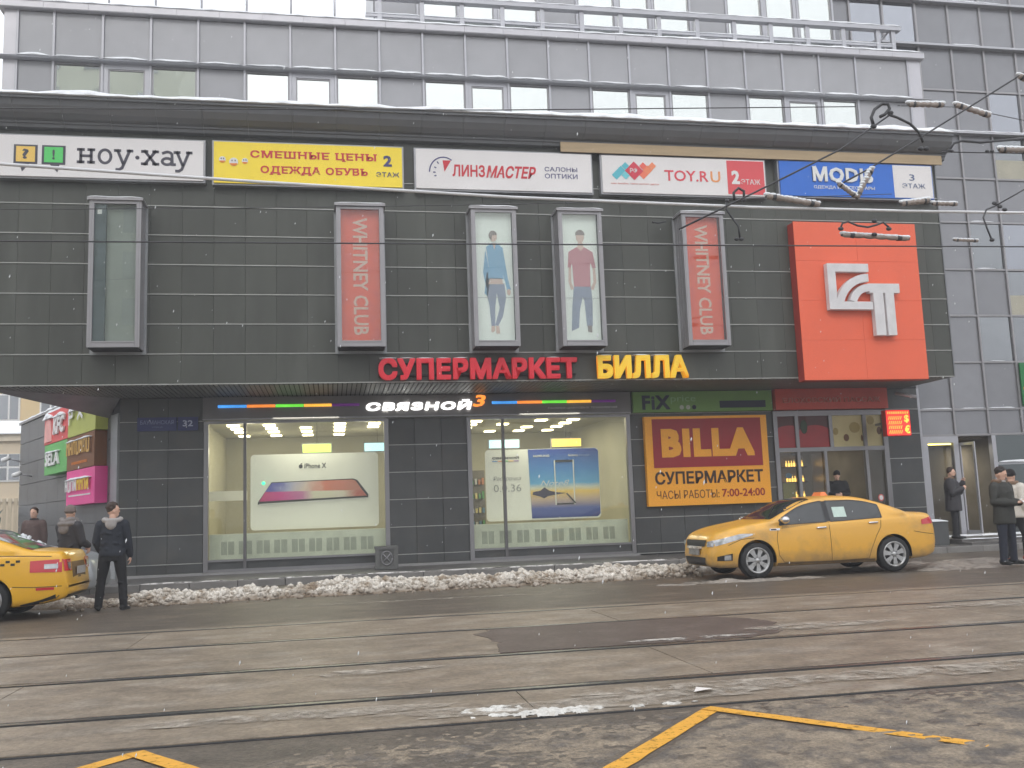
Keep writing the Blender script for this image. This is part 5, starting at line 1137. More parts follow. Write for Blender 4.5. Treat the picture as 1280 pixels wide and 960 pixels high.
def detail(root, car, paint, windows, doors, handles, cowl, rear, mirror=None, sides=(-1, 1)):
    me = car.body(); me.materials.clear(); me.materials.append(paint); bo = P('body', me, None, root, rel=False)
    for sg in sides:
        for x0, x1, zl, zh in windows:
            P('side_window', car.side(MB(), x0, x1, zl, zh, sg, .006, 18, 4), cglass, root, rel=False)
        b = MB()
        for x0, x1, zl, zh in windows:
            k = 18; lo_ = [(x0+(x1-x0)*i/k, zl(x0+(x1-x0)*i/k)-.006) for i in range(k+1)]; hi_ = [(x0+(x1-x0)*i/k, zh(x0+(x1-x0)*i/k)+.008) for i in range(k+1)]
            car.line(b, lo_, sg, .016, .008); car.line(b, hi_, sg, .02, .008); car.line(b, [lo_[0], hi_[0]], sg, .02, .0085); car.line(b, [lo_[-1], hi_[-1]], sg, .02, .0085)
        car.side(b, -.03, .07, lambda x: car.belt(x)+.012, lambda x: min(car.top(x)-.10, 1.38), sg, .0075, 2, 5)
        P('window_trim', b, trimb, root, rel=False)
        b = MB()
        for pl_ in doors: car.line(b, pl_, sg, .010, .0025)
        P('panel_gap', b, gapm if paint is taxi_m else trimb, root, rel=False)
        for hx, hz in handles:
            y = sg*(car.sy(hx, hz)+.018); b = MB().tube([(hx-.10, y-sg*.015, hz), (hx-.08, y, hz+.003), (hx+.08, y, hz+.006), (hx+.10, y-sg*.015, hz+.006)], [.012, .017, .017, .012], 8); P('door_handle', b, chrome, root, rel=False)
        b = MB(); car.side(b, car.wf+.40, car.wr-.40, lambda x: car.low(x)+.012, lambda x: car.low(x)+.07, sg, .004, 12, 2); P('sill_trim', b, mat('road_grime', (.16, .11, .06), rough=.8, var=.3, scale=6), root, rel=False)
        if mirror:
            mx_, mz = mirror; y = sg*(car.sy(mx_, mz)+.12); q = P('mirror', MB().ball((mx_, y, mz+.02), .1, 14, (.85, 1.05, .72)), chrome if paint is taxi_m else paint, root, rel=False); P('mirror_foot', MB().tube([(mx_+.02, sg*(car.sy(mx_, mz)-.02), mz-.05), (mx_, y-sg*.05, mz-.02)], .022, 8), trimb, q, rel=False)
        for wx in (car.wf, car.wr):
            # dark inner wheel housing
            b = MB(); n = 28; R_ = car.rw+.052; vs = []
            for yy in (sg*.565, sg*(car.wid(wx)*.96)):
                for j in range(n+1): a = -.15+(PI+.3)*j/n; vs.append((wx+R_*math.cos(a), yy, car.rw+R_*math.sin(a)))
            b.add(vs, [(j, j+1, n+2+j, n+1+j) for j in range(n)]); P('wheel_arch', b, black_m, root, rel=False)
    P('windscreen', car.topsheet(MB(), cowl[0], cowl[1], cowl[2], .006), cglass, root, rel=False)
    P('rear_window', car.topsheet(MB(), rear[0], rear[1], rear[2], .006), cglass, root, rel=False)
    return bo
fringe(taxi_m, .20, .52, (.30, .20, .095))
# --- sedan taxi parked on the right
C1 = Car(top=[(-2.32, .52), (-2.30, .66), (-2.25, .77), (-2.1, .87), (-1.8, .955), (-1.35, 1.03), (-1.12, 1.07), (-.75, 1.25), (-.40, 1.40), (0, 1.465), (.35, 1.475), (.75, 1.445), (1.15, 1.355), (1.55, 1.20), (1.78, 1.12), (2.1, 1.10), (2.24, 1.08), (2.33, .98), (2.38, .80), (2.40, .62)],
          belt=[(-2.32, .48), (-2.2, .72), (-1.9, .83), (-1.3, .92), (-.6, .96), (.3, .985), (1.2, 1.02), (1.9, 1.03), (2.25, .98), (2.33, .84), (2.40, .55)],
          wid=[(-2.32, .58), (-2.27, .70), (-2.12, .79), (-1.9, .84), (-1.4, .868), (0, .875), (1.3, .87), (1.9, .83), (2.2, .75), (2.33, .66), (2.40, .56)],
          low=[(-2.32, .30), (-2.26, .23), (-2.0, .20), (-1, .19), (1.2, .19), (1.9, .22), (2.3, .30), (2.40, .40)], wf=-1.45, wr=1.33, rwheel=.325)
t1 = E('taxi_sedan', (9.17, 17.72, .02), 'yellow sedan taxi parked side-on facing left below the yellow supermarket board', 'car')
up_ = lambda c, d=.055: (lambda x: c.top(x)-d-.05*c.g(x))
zlo1 = lambda x: C1.belt(x)+.012
def zhi1(x): return min(C1.top(x)-.105, 1.375)
w1 = [(-.97, -.02, zlo1, zhi1), (.06, 1.13, zlo1, lambda x: min(zhi1(x), 1.36-.0*(x)))]
arch = lambda wx, r, a0, a1, k=12: [(wx+r*math.cos(math.radians(a0+(a1-a0)*i/k)), .315+r*math.sin(math.radians(a0+(a1-a0)*i/k))) for i in range(k+1)]
doors1 = [[(-1.0, .94), (-1.05, .7), (-1.02, .40), (-.92, .27), (.0, .25)], [(.02, .97), (.03, .6), (.04, .25)], [(1.1, 1.02), (1.08, .85), (.97, .68), (.86, .45), (.80, .27), (.04, .25)], [(-2.0, .62), (-1.75, .72), (-1.5, .74)], [(1.78, .74), (2.0, .70), (2.3, .66)]]
bo = detail(t1, C1, taxi_m, w1, doors1, [(-.14, .875), (.93, .93)], (lambda u: -1.10+.05*(1-u*u)*-1, lambda u: -.22-.06*u*u*0, lambda x: .60+.10*min(1, max(0, (-.25-x)/.8))), (lambda u: 1.02+.0*u, lambda u: 1.72, lambda x: .56+.06*min(1, max(0, (x-1)/.7))), mirror=(-.90, 1.03))
for wx in (C1.wf, C1.wr):
    for sg in (-1, 1): wheel(t1, wx, sg*.755, .325, sg, 7)
# face: grille, lamps, plate
def front(car, root, pts_yz, x_off, name, m, y_sym=False, sub=6):
    pass
def frontpatch(car, y0, y1, z0, z1, m, name, root, off=.006, n=6, x_from=None):
    """patch lying on the nose or tail: finds x where the section reaches height z and half width y"""
    return None
def noseX(car, y, z, end=-1):
    """x of the outer skin at height z and half width y, searched from the end inwards"""
    xs_ = np.linspace(car.xa if end < 0 else car.xb, (car.xa+.9) if end < 0 else (car.xb-.9), 130)
    for x in xs_:
        if car.low(x) <= z <= car.tz(x, min(abs(y), car.sec(x)[-3][0])) and car.sy(x, min(z, car.belt(x)-.02)) >= abs(y): return x
    return xs_[-1]
def nosepatch(car, quad, m, name, root, end=-1, n=8, off=.008, mz=4):
    """quad: four (y,z) corners"""
    vs = []
    for i in range(n+1):
        for j in range(mz+1):
            u, v = i/n, j/mz; a = [quad[0][k]*(1-u)+quad[1][k]*u for k in (0, 1)]; c = [quad[3][k]*(1-u)+quad[2][k]*u for k in (0, 1)]
            y, z = a[0]*(1-v)+c[0]*v, a[1]*(1-v)+c[1]*v; vs.append((noseX(car, y, z, end)+off*end, y+(off*.5 if y > 0 else -off*.5), z))
    M = mz+1; return P(name, MB().add(vs, [(i*M+j, (i+1)*M+j, (i+1)*M+j+1, i*M+j+1) for i in range(n) for j in range(mz)], True), m, root, rel=False)
g = nosepatch(C1, [(-.44, .60), (.44, .60), (.50, .72), (-.50, .72)], trimb, 'grille', t1, off=.012)
nosepatch(C1, [(-.45, .25), (.45, .25), (.5, .40), (-.5, .40)], trimb, 'lower_grille', t1, off=.012)
P('number_plate', MB().box(-2.36, -2.345, -.26, .26, .44, .555), mat('plate_white', (.35, .34, .32), rough=.5, dirt=(.12, .10, .08), dscale=10), t1, rel=False)
P('bumper_snow', MB().box(-2.38, -2.28, -.30, .30, .56, .60), dsnow_m, t1, rel=False)
for sg in (-1, 1):
    b = MB(); C1.side(b, -2.26, -1.52, lambda x: .60+.19*(x+2.26)/.74, lambda x: .71+.165*(x+2.26)/.74-(0 if x < -1.75 else (x+1.75)*.25), sg, .007, 12, 4); P('headlight', b, clearl, t1, rel=False)
    nosepatch(C1, [(sg*.56, .60), (sg*.72, .60), (sg*.70, .71), (sg*.52, .69)], clearl, 'headlight_front', t1, off=.010)
    b = MB(); C1.side(b, -2.2, -1.93, lambda x: .34, lambda x: .42+.05*(x+2.2)/.27, sg, .008, 5, 2); P('fog_lamp_recess', b, trimb, t1, rel=False)
    b = MB(); C1.side(b, -2.08, -1.96, lambda x: .35, lambda x: .44, sg, .012, 4, 2); P('fog_lamp', b, clearl, t1, rel=False)
    b = MB(); C1.side(b, 1.97, 2.30, lambda x: .86+.03*(x-1.97), lambda x: .95+.06*(x-1.97)/.3, sg, .008, 8, 3); P('tail_light', b, tail_m, t1, rel=False)
    b = MB(); C1.side(b, -1.18, -.98, lambda x: .86, lambda x: .895, sg, .010, 4, 1); P('side_vent', b, chrome, t1, rel=False)
    b = MB(); C1.side(b, -1.16, -1.05, lambda x: .867, lambda x: .888, sg, .014, 3, 1); P('vent_slot', b, trimb, t1, rel=False)
checks(t1, C1, -.94, .885, 44, .022, -1, slope=.0021, faint=True)
b = MB(); C1.side(b, .16, .42, lambda x: 1.06, lambda x: 1.25, -1, .011, 3, 2); P('paper_notice', b, mat('notice_paper', (.55, .68, .62), rough=.6, var=.1, scale=9), t1, rel=False)
b = MB(); b.add([(.25, -.18, 1.46), (.25, .18, 1.46), (.42, .18, 1.46), (.42, -.18, 1.46), (.29, -.14, 1.545), (.29, .14, 1.545), (.38, .14, 1.545), (.38, -.14, 1.545)], [(0, 1, 5, 4), (1, 2, 6, 5), (2, 3, 7, 6), (3, 0, 4, 7), (4, 5, 6, 7)]); P('roof_sign', b, mat('roof_sign_orange', S3(236, 130, 70), rough=.4), t1, rel=False)
P('wiper', MB().tube([(-1.02, -.5, C1.tz(-1.02, .5)+.02), (-.72, -.1, C1.tz(-.72, .1)+.02)], .008, 5), trimb, t1, rel=False)
# bare grime on the lower flank
# --- liftback taxi at the left edge, rear towards the right
C2 = Car(top=[(-2.36, .50), (-2.27, .74), (-1.8, .93), (-1.2, 1.04), (-.5, 1.36), (0, 1.46), (.5, 1.475), (.95, 1.40), (1.4, 1.24), (1.85, 1.085), (2.1, 1.06), (2.27, 1.04), (2.33, .93), (2.36, .75), (2.38, .60)],
          belt=[(-2.36, .46), (-2.2, .68), (-1.3, .92), (0, .98), (1.2, 1.0), (1.9, 1.0), (2.27, .96), (2.33, .82), (2.38, .52)],
          wid=[(-2.36, .50), (-2.15, .76), (-1.4, .88), (0, .90), (1.3, .90), (1.9, .86), (2.2, .80), (2.32, .74), (2.38, .68)],
          low=[(-2.36, .34), (-2.0, .20), (1.2, .19), (1.9, .22), (2.3, .30), (2.38, .38)], wf=-1.5, wr=1.24, rwheel=.325)
t2 = E('taxi_liftback', (-6.47, 17.12, .0), 'yellow liftback taxi cut off by the left edge, rear lamp and checker mark in view', 'car')
zlo2 = lambda x: C2.belt(x)+.012; zhi2 = lambda x: min(C2.top(x)-.105, 1.375)
w2 = [(-.97, -.02, zlo2, zhi2), (.06, .98, zlo2, zhi2)]
detail(t2, C2, mat('taxi_paint_bright', (.86, .46, .03), rough=.3, coat=.5, var=.03, dirt=(.5, .30, .06), dscale=1.4, dlo=.58, dhi=.85), w2, [[(-1.0, .94), (-1.02, .4), (-.92, .27), (.86, .27)], [(.02, .97), (.04, .27)], [(1.0, 1.0), (.95, .7), (.82, .45), (.80, .27)], [(1.62, .52), (1.9, .50), (2.3, .50)]], [(-.14, .9), (.85, .93)], (lambda u: -1.10, lambda u: -.22, lambda x: .60+.10*min(1, max(0, (-.25-x)/.8))), (lambda u: .95, lambda u: 1.84, lambda x: .58+.10*min(1, max(0, (x-1)/.8))), mirror=(-.9, 1.03))
for wx in (C2.wf, C2.wr):
    for sg in (-1, 1): wheel(t2, wx, sg*.785, .325, sg, 5)
for sg in (-1, 1):
    b = MB(); C2.side(b, 1.86, 2.30, lambda x: .73-.03*(x-1.86), lambda x: .905+.03*(x-1.86), sg, .008, 8, 3); P('tail_light', b, tail_m, t2, rel=False)
    nosepatch(C2, [(sg*.46, .73), (sg*.735, .73), (sg*.735, .91), (sg*.44, .91)], tail_m, 'tail_light_rear', t2, end=1, off=.012)
    nosepatch(C2, [(sg*.50, .77), (sg*.66, .77), (sg*.66, .86), (sg*.48, .86)], clearl, 'reverse_lamp', t2, end=1, off=.020)
    b = MB(); C2.side(b, 2.06, 2.25, lambda x: .775, lambda x: .85, sg, .014, 5, 2); P('reverse_lamp', b, clearl, t2, rel=False)
    b = MB(); C2.side(b, 1.95, 2.20, lambda x: .45, lambda x: .49, sg, .008, 5, 1); P('reflector', b, tail_m, t2, rel=False)
nosepatch(C2, [(-.75, .26), (.75, .26), (.75, .36), (-.75, .36)], trimb, 'rear_diffuser', t2, end=1, off=.012); b = MB(); C2.side(b, 1.72, 2.22, lambda x: C2.low(x)+.01, lambda x: C2.low(x)+.03+.12*(x-1.72)*1.2, -1, .008, 8, 2); P('bumper_trim', b, trimb, t2, rel=False)
P('number_plate', MB().box(2.40, 2.41, -.26, .26, .66, .78), mat('plate_grey', (.45, .42, .40), rough=.5), t2, rel=False)
nosepatch(C2, [(-.40, .60), (.40, .60), (.40, .86), (-.40, .86)], mat('grimy_recess', (.20, .12, .05), rough=.7, var=.3), 'plate_recess', t2, end=1, off=.006)
b = MB()
for (i, j) in ((0, 1), (1, 0), (2, 1), (3, 0), (4, 1)):
    x = 1.37+i*.072; z = .845+j*.045; a = C2.side(MB(), x, x+.06, lambda q: z, lambda q: z+.036, -1, .004, 1, 1); b.add(a.v, a.f)
P('checker_mark', b, ink_m, t2, rel=False)
b = MB(); C2.line(b, [(.9, 1.0), (1.4, 1.0), (1.8, .985), (2.15, .965)], -1, .012, .003); P('panel_gap', b, gapm, t2, rel=False)
# --- silver car between taxi and pavement
t3 = E('silver_car', (-6.75, 20.45, 0), 'silver car with snow on its windscreen, mostly hidden behind the left taxi', 'car', rz=PI)
detail(t3, C1, silver_m, w1, doors1, [(-.14, .875), (.93, .93)], (lambda u: -1.10, lambda u: -.22, lambda x: .60+.10*min(1, max(0, (-.25-x)/.8))), (lambda u: 1.02, lambda u: 1.72, lambda x: .56), mirror=(-.90, 1.03))
for wx in (C1.wf, C1.wr):
    for sg in (-1, 1): wheel(t3, wx, sg*.755, .325, sg, 6)
b = MB()
for i in range(40):
    x = -1.1+.8*random.random()*.5; y = random.uniform(-.6, .6); b.ball((x, y, C1.tz(x, y)+.01), random.uniform(.02, .05), 6)
P('snow_cap', b, snow_m, t3, rel=False, kind='stuff')

# ------------------------------------------------------------------ people (facing -y in their own space)
skin = mat('skin', S3(214, 172, 150), rough=.55, var=.05)
def fuse(mb, voxel, name, sm=2):
    me = mb.mesh(name); o = bpy.data.objects.new(name, me); COL.objects.link(o)
    md = o.modifiers.new('r', 'REMESH'); md.mode = 'VOXEL'; md.voxel_size = voxel; md.use_smooth_shade = True
    s = o.modifiers.new('s', 'SMOOTH'); s.factor = .5; s.iterations = sm
    bpy.context.view_layer.update(); me2 = bpy.data.meshes.new_from_object(o.evaluated_get(bpy.context.evaluated_depsgraph_get())); bpy.data.objects.remove(o); me2.name = name
    for p in me2.polygons: p.use_smooth = True
    return me2
def limb(b, pts, rad, n=12, flat=1.0):
    """tapered limb with rounded joints"""
    b.tube(pts, rad, n, flat=flat)
    for p, r in zip(pts, rad): b.ball(p, r*.99, 10)
def handm(b, w, d, palm, k=1.0, curl=.6):
    """hand at wrist w pointing along d; palm: direction the palm faces"""
    w, d, palm = Vector(w), Vector(d).normalized(), Vector(palm); palm = (palm-d*palm.dot(d)).normalized(); s = d.cross(palm)
    M = Matrix((s, palm, d)).transposed()
    b.ball(w+d*.045*k, .042*k, 12, (1.0, .42, 1.25), M)
    for i, L in enumerate((.062, .072, .068, .054)):
        base = w+d*.085*k+s*(-.028+.019*i)*k; p1 = base+(d*math.cos(curl*.5)+palm*math.sin(curl*.5))*L*.5*k; p2 = p1+(d*math.cos(curl*1.6)+palm*math.sin(curl*1.6))*L*.5*k
        b.tube([base-d*.02, base, p1, p2], [.0095*k, .0095*k, .009*k, .007*k], 7)
    q = w+d*.03*k-s*.036*k; b.tube([q, q+(d*.6-s*.5+palm*.3)*.035*k, q+(d*.9-s*.45+palm*.6)*.055*k], [.012*k, .011*k, .008*k], 7)
def person(label, pos, rz, H, arms, legs, jacket, trousers, shoes, hairc, headrz=0, hem=.86, bulk=1.0, hood=None, hat=None, headtilt=0, lean=0, hands=((0, 0, -1), (0, 0, -1)), palms=((1, 0, 0), (-1, 0, 0)), beard=False, collar=None, curl=.6):
    k = H/1.75; t = E('person', pos, label, 'person', rz=rz)
    Z = lambda z: z*k
    HC = Vector((0, -.015+lean*.1, 1.635)); R = Matrix.Rotation(headrz, 3, 'Z') @ Matrix.Rotation(headtilt, 3, 'X')
    b = MB(); h = lambda v: HC+R @ Vector(v)
    b.ball(h((0, 0, .01)), .098, 18, (.80, .98, 1.12), R); b.ball(h((0, -.03, -.06)), .066, 14, (.86, .95, 1.0), R)
    b.ball(h((0, -.098, -.012)), .017, 8, (.75, 1, 1.5), R); b.ball(h((0, -.088, .03)), .03, 8, (1.6, .5, .4), R); b.ball(h((0, -.088, -.062)), .018, 8, (1.3, .5, .5), R)
    for s in (-1, 1): b.ball(h((s*.079, .012, -.01)), .024, 8, (.35, .7, 1.2), R)
    b.tube([(0, .02, 1.40), (0, .005, 1.56)], [.058, .052], 14)
    b.rings([(0, 0, .88, .155, .10), (0, 0, .98, .15, .10), (0, .0, 1.10, .135, .09), (0, .0, 1.28, .16, .10), (0, .005, 1.40, .165, .085), (0, .01, 1.455, .09, .06)], 18)
    for i, L in enumerate(legs):
        limb(b, [L[0], L[1], L[2]], [.078, .052, .036])
    for i, A in enumerate(arms):
        limb(b, [A[0], A[1], A[2]], [.048, .038, .026]); handm(b, A[2], hands[i], palms[i], 1.0, curl)
    def fin(mb, vox, name, m, sm=2):
        mb.v = [tuple(Vector(v)*k) for v in mb.v]; me = fuse(mb, vox, name, sm); me.materials.clear(); me.materials.append(m); return P(name, me, None, t, rel=False)
    fin(b, .0085, 'body', skin, 1)
    # eyes and mouth
    b = MB()
    for s in (-1, 1): b.ball(h((s*.031, -.083, .012)), .010, 8)
    b.v = [tuple(Vector(v)*k) for v in b.v]; P('eyes', b, ink_m, t, rel=False)
    b = MB(); b.ball(h((0, -.096, -.062)), .02, 8, (1.1, .3, .22), R); b.v = [tuple(Vector(v)*k) for v in b.v]; P('mouth', b, mat('lips', S3(150, 85, 75)), t, rel=False)
    # trousers
    b = MB(); b.rings([(0, 0, .80, .165, .12), (0, 0, .90, .175, .125), (0, 0, 1.02, .16, .115)], 18)
    for L in legs:
        a, kn, an = [Vector(q) for q in L[:3]]
        mid = a.lerp(kn, .55); cal = kn.lerp(an, .45); b.tube([a+Vector((0, 0, .03)), mid, kn, cal, an+Vector((0, 0, .0)), an+Vector((0, -.005, -.045))], [.105, .092, .072, .070, .064, .068], 14); b.ball(kn, .074, 10)
    for j in range(22):
        L = random.choice(legs); a, c = (Vector(L[1]), Vector(L[2])) if random.random() < .7 else (Vector(L[0]), Vector(L[1])); q = a.lerp(c, random.random()); an_ = random.uniform(0, 2*PI); b.ball(q+Vector((math.cos(an_)*.062, math.sin(an_)*.062, 0)), .022, 6, (1.4, 1.4, .5))
    fin(b, .014, 'trousers', trousers)
    for L in legs:
        b = MB(); an, to = Vector(L[2]), Vector(L[3]); d = (to-an); d.z = 0; d.normalize(); sd_ = Vector((-d.y, d.x, 0)); z0 = an.z-.085
        pr = [(-.07, .036, .085), (-.03, .042, .10), (.05, .044, .075), (.12, .048, .055), (.17, .042, .045), (.195, .022, .03)]
        for e, wd, hh in pr: 
            c = an+d*e; b.ball((c.x, c.y, z0+hh*.5), 1, 10, (wd, wd, hh*.52))
        b.tube([an+Vector((0, 0, -.04)), an+Vector((0, 0, .02))], .048, 12); b.tube([(an.x-d.x*.05, an.y-d.y*.05, z0+.012), (an.x+d.x*.17, an.y+d.y*.17, z0+.012)], .045, 10, flat=.3)
        fin(b, .010, 'shoe', shoes)
    # jacket
    b = MB(); B = bulk
    b.rings([(0, 0, hem, .185*B, .135*B), (0, 0, hem+.05, .19*B, .14*B), (0, -.005, 1.0, .178*B, .13*B), (0, -.005, 1.15, .175*B, .128*B), (0, 0, 1.30, .19*B, .13*B), (0, .005, 1.40, .19*B, .115*B), (0, .012, 1.455, .13*B, .09*B), (0, .012, 1.50, .085, .085)], 22)
    for A in arms:
        s_, e, w_ = [Vector(q) for q in A[:3]]; limb(b, [s_, s_.lerp(e, .5), e, e.lerp(w_, .5), w_+(w_-e).normalized()*-.015], [.082*B, .074*B, .066*B, .060*B, .048*B], 14)
        for j in range(7):
            q = s_.lerp(e, random.random()) if j % 2 else e.lerp(w_, random.random()*.9); an_ = random.uniform(0, 2*PI); b.ball(q+Vector((math.cos(an_)*.05, math.sin(an_)*.05, 0))*B, .024, 6, (1.3, 1.3, .5))
    for j in range(26):
        an_ = random.uniform(0, 2*PI); z = random.uniform(hem+.03, 1.35); b.ball((math.cos(an_)*.165*B, math.sin(an_)*.112*B, z), .034, 6, (1.4, 1.2, .5))
    fin(b, .015, 'jacket', jacket)
    if collar is not None:
        b = MB(); b.tube([(.075*math.cos(a), .012+.078*math.sin(a), 1.50) for a in [2*PI*i/14 for i in range(15)]], .024, 8); fin(b, .012, 'collar', collar)
    if hood is not None:
        b = MB(); hm, style = hood
        if style == 'down':
            for i in range(15):
                a = PI*(-.12+1.24*i/14); b.ball((.125*math.cos(a), .02+.115*math.sin(a), 1.485-.02*math.sin(a)), .05, 10, (1, 1, .85))
            b.ball((0, .135, 1.415), .085, 12, (1.15, .55, 1.15)); b.ball((0, .12, 1.36), .05, 10, (1.0, .5, 1.2))
        elif style == 'scarf':
            for i in range(18):
                a = 2*PI*i/18; b.ball((.105*math.cos(a), .01+.11*math.sin(a), 1.50+.02*math.sin(3*a)), .062, 10, (1, 1, .8))
                b.ball((.14*math.cos(a), .02+.13*math.sin(a), 1.44), .06, 10, (1, 1, .7))
            b.ball((0, .14, 1.36), .09, 12, (1.3, .55, 1.1))
        elif style == 'fur':
            for i in range(22):
                a = PI*(-.2+1.4*i/21); b.ball((.12*math.cos(a), .02+.105*math.sin(a), 1.50+random.uniform(-.01, .01)), .042, 8)
        fin(b, .013, 'hood', hm)
    b = MB()
    if hat is None:
        for j in range(60):
            th = random.uniform(0, 1.75); a = random.uniform(0, 2*PI); v = Vector((math.sin(th)*math.cos(a), math.sin(th)*math.sin(a), math.cos(th)))
            if v.y < -.35 and v.z < .62: continue
            b.ball(h((v.x*.078, .014+v.y*.092, .035+v.z*.092)), .026, 8)
        b.ball(h((0, .022, .035)), .094, 16, (.86, .96, 1.04), R)
        fin(b, .010, 'hair', hairc, 1)
        if beard:
            b = MB(); b.ball(h((0, -.035, -.082)), .062, 12, (.95, 1.0, .75), R); b.ball(h((0, -.088, -.045)), .016, 8, (1.8, .6, .4), R); fin(b, .010, 'beard', hairc, 1)
    else:
        b.ball(h((0, .008, .045)), .108, 18, (.86, .98, .95), R)
        b.tube([h((.084*math.cos(a), .008+.100*math.sin(a), .03)) for a in [2*PI*i/16 for i in range(17)]], .017, 8)
        fin(b, .011, 'hat', hat, 1)
    return t
def L_(x, y0=0, ykn=-.02, yan=.0, xa=None, toe=-.18, z=.0):
    xa = x if xa is None else xa; return ((x*.8, 0, .90), ((x+xa)/2, ykn, .49), (xa, yan, .09+z), (xa+.05*(1 if xa > 0 else -1), yan+toe, .05+z))
hang = lambda s, fx=0, fy=-.03: ((s*.185, .01, 1.40), (s*(.235), .02, 1.13), (s*(.245+fx), fy, .88))
navy = mat('navy_cloth', S3(38, 42, 52), rough=.85, var=.15, scale=12, bump=.15); blackc = mat('black_cloth', S3(30, 30, 34), rough=.85, var=.15, scale=12); parka = mat('dark_parka', S3(52, 50, 54), rough=.7, var=.15, scale=9, bump=.15)
greyh = mat('light_grey_hood', S3(165, 160, 158), rough=.9, var=.12, scale=14, bump=.2); brownh = mat('brown_hair', S3(62, 46, 38), rough=.7, var=.3, scale=40); fur = mat('fur_trim', S3(130, 105, 85), rough=.95, var=.35, scale=50, bump=.8, bscale=120)
random.seed(31)
person('man seen from behind in dark jacket with pale grey hood beside the left taxi', (-3.66, 17.45, 0), PI, 1.78, [((-.185, .01, 1.40), (-.24, -.02, 1.12), (-.27, -.10, .87)), ((.185, .01, 1.40), (.25, .0, 1.13), (.21, -.15, .95))], [L_(-.13, xa=-.20, yan=.03), L_(.13, xa=.20)], navy, blackc, black_m, brownh, headrz=math.radians(-62), hood=(greyh, 'down'), hem=.88, bulk=1.10)
gscarf = mat('grey_scarf', S3(128, 122, 120), rough=.95, var=.2, scale=18, bump=.3)
person('person in grey knit hat and thick grey scarf standing behind the left taxi', (-4.62, 18.55, 0), math.radians(150), 1.78, [((-.185, .01, 1.40), (-.25, -.03, 1.13), (-.20, -.25, 1.05)), ((.185, .01, 1.40), (.26, -.12, 1.15), (.30, -.36, 1.16))], [L_(-.11), L_(.11)], parka, blackc, black_m, brownh, headrz=.2, hood=(gscarf, 'scarf'), hat=mat('grey_knit', S3(120, 108, 104), rough=.95, var=.2, scale=30), hem=.80, bulk=1.15, hands=((0, 0, -1), (.3, -1, .1)))
person('distant person in a brown jacket walking beside the side wing', (-6.72, 23.9, .13), math.radians(-10), 1.74, [hang(-1), hang(1, -.02, .05)], [L_(-.10, ykn=-.12, yan=-.1), L_(.10, yan=.15)], mat('brown_jacket', S3(92, 74, 70), rough=.8, var=.2, scale=8), navy, black_m, brownh, hem=.82, bulk=1.15, collar=parka)
person('person in black standing in the open supermarket doorway', (13.62, 24.35, .44), math.radians(-25), 1.74, [((-.185, .01, 1.40), (-.25, -.02, 1.14), (-.10, -.24, 1.10)), ((.185, .01, 1.40), (.25, -.02, 1.14), (.10, -.24, 1.10))], [L_(-.11), L_(.11)], blackc, blackc, black_m, brownh, hat=mat('black_knit', S3(32, 28, 30), rough=.95), hem=.78, bulk=1.2, hands=((.7, -.6, 0), (-.7, -.6, 0)))
sm = person('bearded man in dark parka raising a hand to his mouth by the glass door', (16.28, 23.2, .27), math.radians(48), 1.86, [((-.185, .01, 1.40), (-.27, -.04, 1.14), (-.13, -.26, 1.24)), ((.185, .01, 1.40), (.25, -.14, 1.16), (.10, -.26, 1.40))], [L_(-.11, xa=-.14), L_(.11, xa=.17)], parka, blackc, black_m, brownh, hood=(fur, 'fur'), beard=True, hem=.68, bulk=1.42, headtilt=.1, hands=((.5, -.5, .4), (-.3, -.3, .8)), palms=((1, 0, 0), (-1, 0, 0)), curl=1.0)
ph = person('man in dark olive parka looking at a phone held in both hands', (12.90, 16.85, .05), math.radians(20), 1.86, [((-.185, .01, 1.40), (-.26, .0, 1.13), (-.03, -.27, 1.10)), ((.185, .01, 1.40), (.26, .0, 1.13), (.09, -.28, 1.10))], [L_(-.12, xa=-.14), L_(.12, xa=.17)], mat('olive_parka', S3(50, 50, 46), rough=.75, var=.15, scale=9, bump=.15), mat('dark_jeans', S3(34, 38, 52), rough=.85, var=.2, scale=14), black_m, mat('black_hair', S3(38, 30, 28), rough=.6), headrz=.45, headtilt=.35, hood=(fur, 'fur'), hem=.72, bulk=1.22, hands=((.55, -.6, .1), (-.55, -.6, .1)), palms=((0, 0, 1), (0, 0, 1)), collar=greyh, curl=1.0)
phn = tag(P('phone', MB().box(-.04, .04, -.012, .0, -.08, .08), white_m), 'small white phone in the hands of the man in the olive parka', 'phone'); a = math.radians(20); phn.location = (12.90+math.cos(a)*.03-math.sin(a)*-.41, 16.85+math.sin(a)*.03+math.cos(a)*-.41, 1.24); phn.rotation_euler = (-.9, 0, a)
person('person in a white puffer jacket and black hat walking behind the man with the phone', (13.98, 17.95, .03), math.radians(112), 1.86, [((-.185, .01, 1.40), (-.25, .06, 1.14), (-.26, -.02, .92)), ((.185, .01, 1.40), (.25, -.08, 1.15), (.26, -.2, .95))], [L_(-.10, ykn=-.16, yan=-.14), L_(.10, ykn=-.02, yan=.26)], mat('white_puffer', S3(205, 198, 188), rough=.7, var=.1, scale=6, bump=.2), blackc, mat('red_trainer', S3(150, 60, 45), rough=.6), brownh, hat=MATS['black_knit'], hood=(fur, 'fur'), hem=.82, bulk=1.28)

